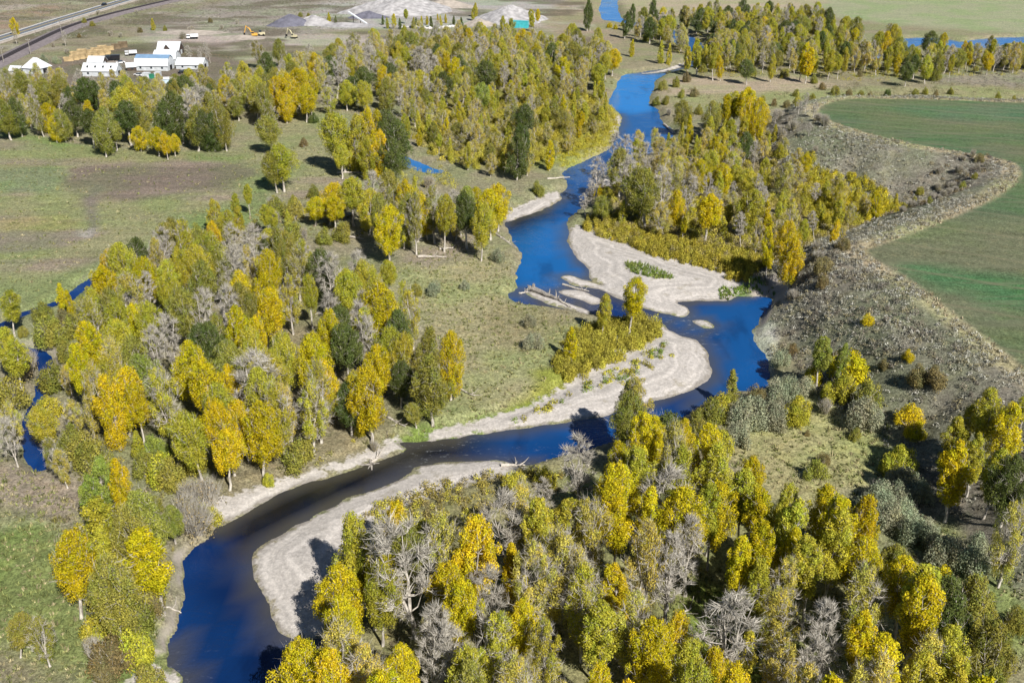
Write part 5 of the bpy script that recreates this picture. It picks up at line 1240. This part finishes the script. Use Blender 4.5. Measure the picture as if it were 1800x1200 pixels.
MB().add([(-3.2, -1.1, .9), (2.0, -1.2, .9), (4.0, 0, 1.1), (2.0, 1.2, .9), (-3.2, 1.1, .9), (-3.0, -.5, .1), (1.8, -.5, .1), (3.0, 0, .3), (1.8, .5, .1), (-3.0, .5, .1), (-3.0, 0, 1.6), (2.2, 0, 1.9)],
         [(0, 1, 6, 5), (1, 2, 7, 6), (2, 3, 8, 7), (3, 4, 9, 8), (4, 0, 5, 9), (5, 6, 7, 8, 9)]).build("hull", M_WHITE, t)
MB().add([(-3.2, -1.1, .9), (2.0, -1.2, .9), (4.0, 0, 1.1), (2.0, 1.2, .9), (-3.2, 1.1, .9), (-3.0, 0, 1.7), (2.2, 0, 2.0)], [(0, 1, 6, 5), (1, 2, 6), (2, 3, 6), (3, 4, 5, 6), (4, 0, 5)]).build("tarpaulin", M_CARW, t)
tag(t, "boat under a white tarpaulin beside the farm trailers", "boat")

def fence(pts, label, step=3.2):
    P_ = [Vector(at(*p)) for p in pts]
    t_ = empty("rail_fence", (P_[0].x, P_[0].y, gz(P_[0].x, P_[0].y)))
    org = t_.location.copy(); prev = None
    for a_, b_ in zip(P_[:-1], P_[1:]):
        n_ = max(1, int((b_ - a_).length / step))
        for k in range(n_ + (b_ == P_[-1])):
            q = a_ + (b_ - a_) * (k / n_) - Vector((org.x, org.y, 0)); q.z = 0
            MB().box((q.x, q.y, .6), (.16, .16, 1.5)).build("post", M_TAND, t_)
            if prev is not None:
                MB().tube([(prev.x, prev.y, 1.15), (q.x, q.y, 1.15)], .07, 4).build("rail", M_TAND, t_)
                MB().tube([(prev.x, prev.y, .65), (q.x, q.y, .65)], .07, 4).build("rail", M_TAND, t_)
            prev = q
    tag(t_, label, "fence")
fence([(105, 118), (140, 116), (150, 124)], "weathered rail fence left of the long vented barn")
fence([(210, 138), (235, 137), (250, 139)], "weathered rail fence between the vented barn and the trailers")
fence([(320, 98), (380, 99), (410, 104)], "weathered rail fence right of the dark farmhouse")
vehicle("car", 212, 112, 30, M_CARW, "white car parked beside the timber stacks' right end", "car", 1.1)
vehicle("car", 320, 129, 70, M_CARB, "dark car parked below the wide white-roofed shed", "car", 1.1)
vehicle("car", 244, 134, -20, M_CARW, "white car left of the white box trailers", "car", 1.1)
# stacks of sawn timber
def stack(px, py, L, rows, dark, k, n_, where):
    x, y, _ = at(px, py)
    t = empty("timber_stack", (x, y, gz(x, y)), R(random.uniform(12, 20)))
    for r in range(rows):
        b = MB()
        for c in range(3):
            b.box(((random.random() - .5) * .5, (c - 1) * .8, .35 + r * .62), (L * random.uniform(.9, 1.02), .7, .5))
        b.build("board_layer", M_TAND if dark else M_TAN, t)
    for e in (-1, 1):
        MB().box((e * L * .3, 0, .06), (.3, 2.6, .16)).build("bearer", M_TAND, t)
    tag(t, "%s timber stack, %s from left in the %s row beyond the vented barn" % ("weathered brown" if dark else "tan", ordinal(k), where), "timber stack", "timber stacks by the farm")
for k in range(7): stack(121 + k * 11, 108 - k * 2.0, 5.5, 4 + k % 3, False, k, 7, "front")
for k in range(8): stack(133 + k * 12.0, 99.5 - k * 2.2, 5.5, 4 + (k + 1) % 3, k > 5, k, 8, "back")

def excavator(px, py, rz, paint, label, sc=1.0, up=1.0):
    x, y, _ = at(px, py)
    t = empty("excavator", (x, y, gz(x, y)), R(rz)); t.scale = (sc,) * 3
    for s_ in (-1, 1):
        MB().prism([(0, 0), (0, 0), (0, 0)], 0, 0) if False else None
        b = MB(); prof = [(-2.0, .45), (-1.6, 0), (1.6, 0), (2.0, .45), (1.6, .95), (-1.6, .95)]
        b.add([(p[0], s_ * 1.5 - .3, p[1]) for p in prof] + [(p[0], s_ * 1.5 + .3, p[1]) for p in prof],
              [(0, 1, 2, 3, 4, 5), (11, 10, 9, 8, 7, 6)] + [(i_, (i_ + 1) % 6, 6 + (i_ + 1) % 6, 6 + i_) for i_ in range(6)])
        b.build("track", M_BLACK, t)
    MB().box((.4, 0, 1.75), (3.4, 2.6, 1.3)).build("engine_house", paint, t)
    cb_ = MB().box((-.6, -.75, 2.7), (1.5, 1.1, 1.5)).build("cab", paint, t)
    MB().box((-.65, -.75, 2.85), (1.56, 1.16, .8)).build("cab_window", M_GLASS, cb_)
    MB().tube([(-1.0, .4, 1.9), (-2.6, .4, 5.2 * up), (-4.6, .4, 6.6 * up)], [.38, .42, .28], 6).build("boom", paint, t)
    MB().tube([(-4.4, .4, 6.8 * up), (-5.6, .4, 2.6)], [.3, .2], 6).build("stick", paint, t)
    MB().prism([(-.6, 1.2), (.6, 1.2), (.6, 2.7), (-.6, 2.7)], -6.2, -5.2).build("bucket", M_BLACK, t)
    t.children[-1].location = (0, .4, 0)
    tag(t, label, "excavator")
excavator(447, 66, 8, M_YEL, "orange-yellow excavator with raised boom on the dirt flat", 1.1)
excavator(517, 68, -14, M_PALEY, "pale excavator with thin boom above the far trees", .95)
x, y, _ = at(459, 64)
t = empty("wheel_loader", (x, y, gz(x, y)), R(5)); t.scale = (1.2,) * 3
MB().box((.6, 0, 1.5), (3.4, 1.8, 1.3)).build("body", M_PALEY, t); MB().box((-.2, 0, 2.6), (1.3, 1.4, 1.2)).build("cab", M_GLASS, t)
MB().box((-2.4, 0, .8), (1.0, 2.4, 1.0)).build("bucket", M_PALEY, t); MB().tube([(-.6, 0, 1.4), (-2.2, 0, 1.0)], .2, 5).build("lift_arm", M_PALEY, t)
for a in (-.9, 1.5):
    for s_ in (-1, 1): MB().tube([(a, s_ * .8, .65), (a, s_ * 1.15, .65)], .65, 10).build("wheel", M_BLACK, t)
tag(t, "pale wheel loader right of the orange-yellow excavator", "loader")

def heap(px, py, Rm, h, c, label, sq=1.0, seed=0):
    x, y, _ = at(px, py)
    rg = np.random.default_rng(seed + 50)
    nr_, na = 14, 40
    V = [(0, 0, h)]
    ph = rg.uniform(0, 6.28, 4)
    for i_ in range(1, nr_ + 1):
        for a_ in range(na):
            th = a_ / na * 6.28318
            rr = Rm * i_ / nr_ * (1 + .12 * math.sin(2 * th + ph[0]) + .08 * math.sin(3 * th + ph[1]) + .04 * math.sin(7 * th + ph[2]))
            f_ = i_ / nr_
            z_ = h * (1 - f_) ** 1.05 * (1 + .22 * math.sin(3 * th + ph[3]) * f_ + .15 * math.sin(5 * th + ph[1]) * f_) + rg.normal() * h * .02 - .25 * (i_ == nr_)
            V.append((math.cos(th) * rr, math.sin(th) * rr * sq, z_))
    F3 = [(0, 1 + a_, 1 + (a_ + 1) % na) for a_ in range(na)]
    F4 = [(1 + (i_ - 1) * na + a_, 1 + i_ * na + a_, 1 + i_ * na + (a_ + 1) % na, 1 + (i_ - 1) * na + (a_ + 1) % na) for i_ in range(1, nr_) for a_ in range(na)]
    o = link("gravel_heap", mesh_np("gravel_heap", np.array(V), [np.array(F3), np.array(F4)], None, [c], False), None, (x, y + Rm * .4, gz(x, y) - .1))
    tag(o, label, "gravel heap", "heaps at the gravel works")
M_HP = plain("pale_gravel", (.36, .35, .355), .95, .3, .25)
M_HD = plain("dark_gravel", (.13, .13, .165), .95, .25, .25)
M_HT = plain("tan_gravel", (.35, .31, .27), .95, .22, .25)
heap(508, 46, 17, 7.5, M_HD, "dark blue-grey gravel heap nearest the excavators", .8, 1)
heap(548, 44, 18, 6.0, M_HP, "low pale heap right of the dark blue-grey one", .8, 2)
heap(700, 26, 44, 13, M_HP, "largest pale gravel heap above the white boulder row", .7, 3)
heap(647, 33, 15, 5, M_HD, "small dark heap at the foot of the largest pale heap", .7, 4)
heap(897, 40, 32, 11, M_HP, "broad pale heap beside the turquoise bin", .7, 5)
heap(842, 46, 14, 4.5, M_HT, "small tan heap left of the turquoise bin", .7, 6)
heap(782, 14, 26, 6, M_HT, "tan heap behind the largest pale heap", .6, 7)
heap(600, 48, 22, 2.2, M_HP, "flat pale heap below the conveyor", .6, 8)
heap(420, 70, 20, 2.0, M_HT, "low dirt mound left of the orange-yellow excavator", .5, 9)
heap(330, 62, 24, 2.2, M_HT, "low dirt mound beyond the dark farmhouse", .5, 10)
x0, y0, _ = at(614, 40); x1, y1, _ = at(645, 44)
t = empty("conveyor", (x0, y0, 0))
MB().tube([(x1 - x0, y1 - y0, .8), (0, 0, 7.5)], .7, 5).build("belt_frame", M_WHITE, t)
for f_ in (.35, .75): MB().tube([((x1 - x0) * (1 - f_), (y1 - y0) * (1 - f_), -.2), ((x1 - x0) * (1 - f_), (y1 - y0) * (1 - f_), .8 + 6.6 * f_)], .25, 5).build("support_leg", M_DARK, t)
tag(t, "inclined white conveyor by the small dark heap", "conveyor")

import bmesh
def rock_mesh(seed):
    bm = bmesh.new(); bmesh.ops.create_icosphere(bm, subdivisions=2, radius=1)
    rg = np.random.default_rng(seed)
    dirs = unit(rg.normal(size=(7, 3))); cut = rg.uniform(.62, .9, 7)
    for v in bm.verts:
        p = np.array(v.co)
        for d_, c_ in zip(dirs, cut):
            k_ = p @ d_
            if k_ > c_: p = p - d_ * (k_ - c_) * .9
        v.co = p * np.array([1, .85, .7])
    me = bpy.data.meshes.new("boulder"); bm.to_mesh(me); bm.free(); me.materials.append(M_STONE)
    return me
RK = [rock_mesh(q) for q in range(5)]
NB = 22
for k in range(NB):
    px = 702 + k * 4.9
    x, y, _ = at(px, 50.5 - 1.5 * math.sin(k * .4) - k * .04)
    s_ = random.uniform(1.0, 1.7)
    o = link("boulder", RK[k % 5], None, (x, y, gz(x, y) + s_ * .35), random.uniform(0, 6), (s_ * 1.15, s_, s_ * 1.05))
    tag(o, "white boulder, %s from left in the row below the gravel works" % ordinal(k), "boulder", "white boulder row")

def pole(px, py, h, label):
    x, y, _ = at(px, py)
    t = empty("utility_pole", (x, y, gz(x, y)))
    MB().tube([(0, 0, -.3), (0, 0, h)], [.24, .16], 7).build("pole", M_LOGG, t)
    MB().box((0, 0, h - .9), (2.6, .2, .22), R(30)).build("crossarm", M_LOGG, t)
    for q in (-1.1, 0, 1.1): MB().tube([(q * math.cos(R(30)), q * math.sin(R(30)), h - .8), (q * math.cos(R(30)), q * math.sin(R(30)), h - .4)], .09, 6).build("insulator", M_WHITE, t)
    tag(t, label, "utility pole", "poles along the railway")
pole(54, 96, 9.5, "grey utility pole beside the railway, middle of the three")
pole(7, 112, 9.5, "grey utility pole beside the railway, leftmost of the three")
pole(109, 62, 9.5, "grey utility pole beside the railway, rightmost of the three")

# ------------------------------------------------------------------ fallen trunks and driftwood
def log(p0, p1, r0, label, roots=False, mat=None, z=None, branches=4, seed=0, group=None):
    rr = random.Random(seed + 77)
    a, b = at(*p0), at(*p1)
    za = (gz(a[0], a[1]) if z is None else z) + r0 * .8
    zb = (gz(b[0], b[1]) if z is None else z) + r0 * .6
    za, zb = max(za, WATER_Z + r0 * .5), max(zb, WATER_Z + r0 * .5)
    A_, B_ = Vector((a[0], a[1], za)), Vector((b[0], b[1], zb))
    t = empty("fallen_log", A_); Lv = B_ - A_
    n_ = 6
    pts = [Lv * (i_ / n_) + Vector((rr.gauss(0, .12), rr.gauss(0, .12), 0 if i_ in (0, n_) else abs(rr.gauss(0, .08)))) for i_ in range(n_ + 1)]
    MB().tube(pts, [r0 * (1 - .65 * i_ / n_) for i_ in range(n_ + 1)], 7).build("trunk", mat or M_LOG, t)
    for k in range(branches):
        f_ = rr.uniform(.35, .95); q = Lv * f_
        d = Vector((rr.gauss(0, 1), rr.gauss(0, 1), abs(rr.gauss(.5, .4)))).normalized() * rr.uniform(1.0, 2.6)
        m_ = q + d * .5 + Lv.normalized() * .4
        MB().tube([q, m_, m_ + d * .5 + Vector((0, 0, .2))], [r0 * .35, r0 * .22, .03], 5).build("branch_stub", mat or M_LOG, t)
    if roots:
        for k in range(11):
            d = (Vector((rr.gauss(0, 1), rr.gauss(0, 1), rr.gauss(.25, .8))) - Lv.normalized() * .7).normalized() * rr.uniform(1.0, 2.4)
            MB().tube([(0, 0, 0), d * .5 + Vector((0, 0, .1)), d], [r0 * .8, r0 * .45, .05], 5).build("root", mat or M_LOGG, t)
    tag(t, label, "log", group)
G_ = "fallen trunks and driftwood"
log((937, 503), (984, 523), .85, "big driftwood trunk with upturned root mass on the gravel islets", True, M_LOGG, None, 5, 1, G_)
log((982, 521), (1003, 534), .4, "short pale driftwood log below the root-massed trunk", False, None, None, 3, 2, G_)
log((913, 508), (928, 506), .3, "small branchy driftwood in the water left of the islets", False, None, WATER_Z, 5, 3, G_)
log((990, 492), (1035, 505), .35, "thin driftwood log on the upper gravel tongue", False, None, None, 3, 4, G_)
log((772, 441), (796, 438), .38, "grey log on the meadow, upper one by the great trunk", False, None, None, 3, 5, G_)
log((736, 455), (784, 454), .45, "long grey log on the meadow, lower one by the great trunk", False, None, None, 5, 6, G_)
log((602, 416), (640, 423), .45, "branchy white log in the brush left of the great trunk", False, None, None, 6, 7, G_)
log((592, 305), (640, 304), .4, "straight white log in the pasture below the corner clump", False, None, None, 2, 8, G_)
log((962, 316), (1002, 313), .38, "white log jutting over the water above the small left bar", False, None, .1, 1, 9, G_)
log((668, 726), (712, 750), .38, "slanting pale log below the white trunks", False, None, None, 4, 10, G_)
log((789, 679), (834, 696), .3, "thin branchy log at the central meadow's edge", False, None, None, 5, 11, G_)
log((277, 1065), (318, 1065), .22, "upper thin white log on the near left bank", False, None, None, 1, 12, G_)
log((263, 1082), (292, 1080), .22, "lower thin white log on the near left bank", False, None, None, 2, 13, G_)
log((960, 803), (988, 808), .28, "pale log poking from the near grove into the water", False, None, WATER_Z + .2, 1, 14, G_)
log((882, 812), (924, 809), .4, "pale log lying on the tip of the near gravel bar", False, None, None, 4, 15, G_)
log((510, 754), (538, 753), .3, "short pale log under the big grove's lower edge", False, None, None, 2, 16, G_)
log((866, 409), (906, 433), .4, "grey branchy log on the bank above the dark reflection", False, M_LOGG, None, 6, 17, G_)
log((880, 418), (908, 430), .3, "second grey log on the bank above the dark reflection", False, None, None, 6, 18, G_)
log((1168, 214), (1188, 232), .6, "thick grey log on the far right cut bank", False, None, None, 5, 19, G_)
log((652, 806), (668, 790), .4, "bleached upturned snag on the cut bank by the dark water", True, None, None, 6, 20, G_)
log((1192, 1088), (1216, 1068), .22, "crooked pale log in the small clearing", False, None, None, 4, 21, G_)
log((340, 770), (370, 768), .3, "grey log in the lower middle of the big grove", False, None, None, 3, 22, G_)
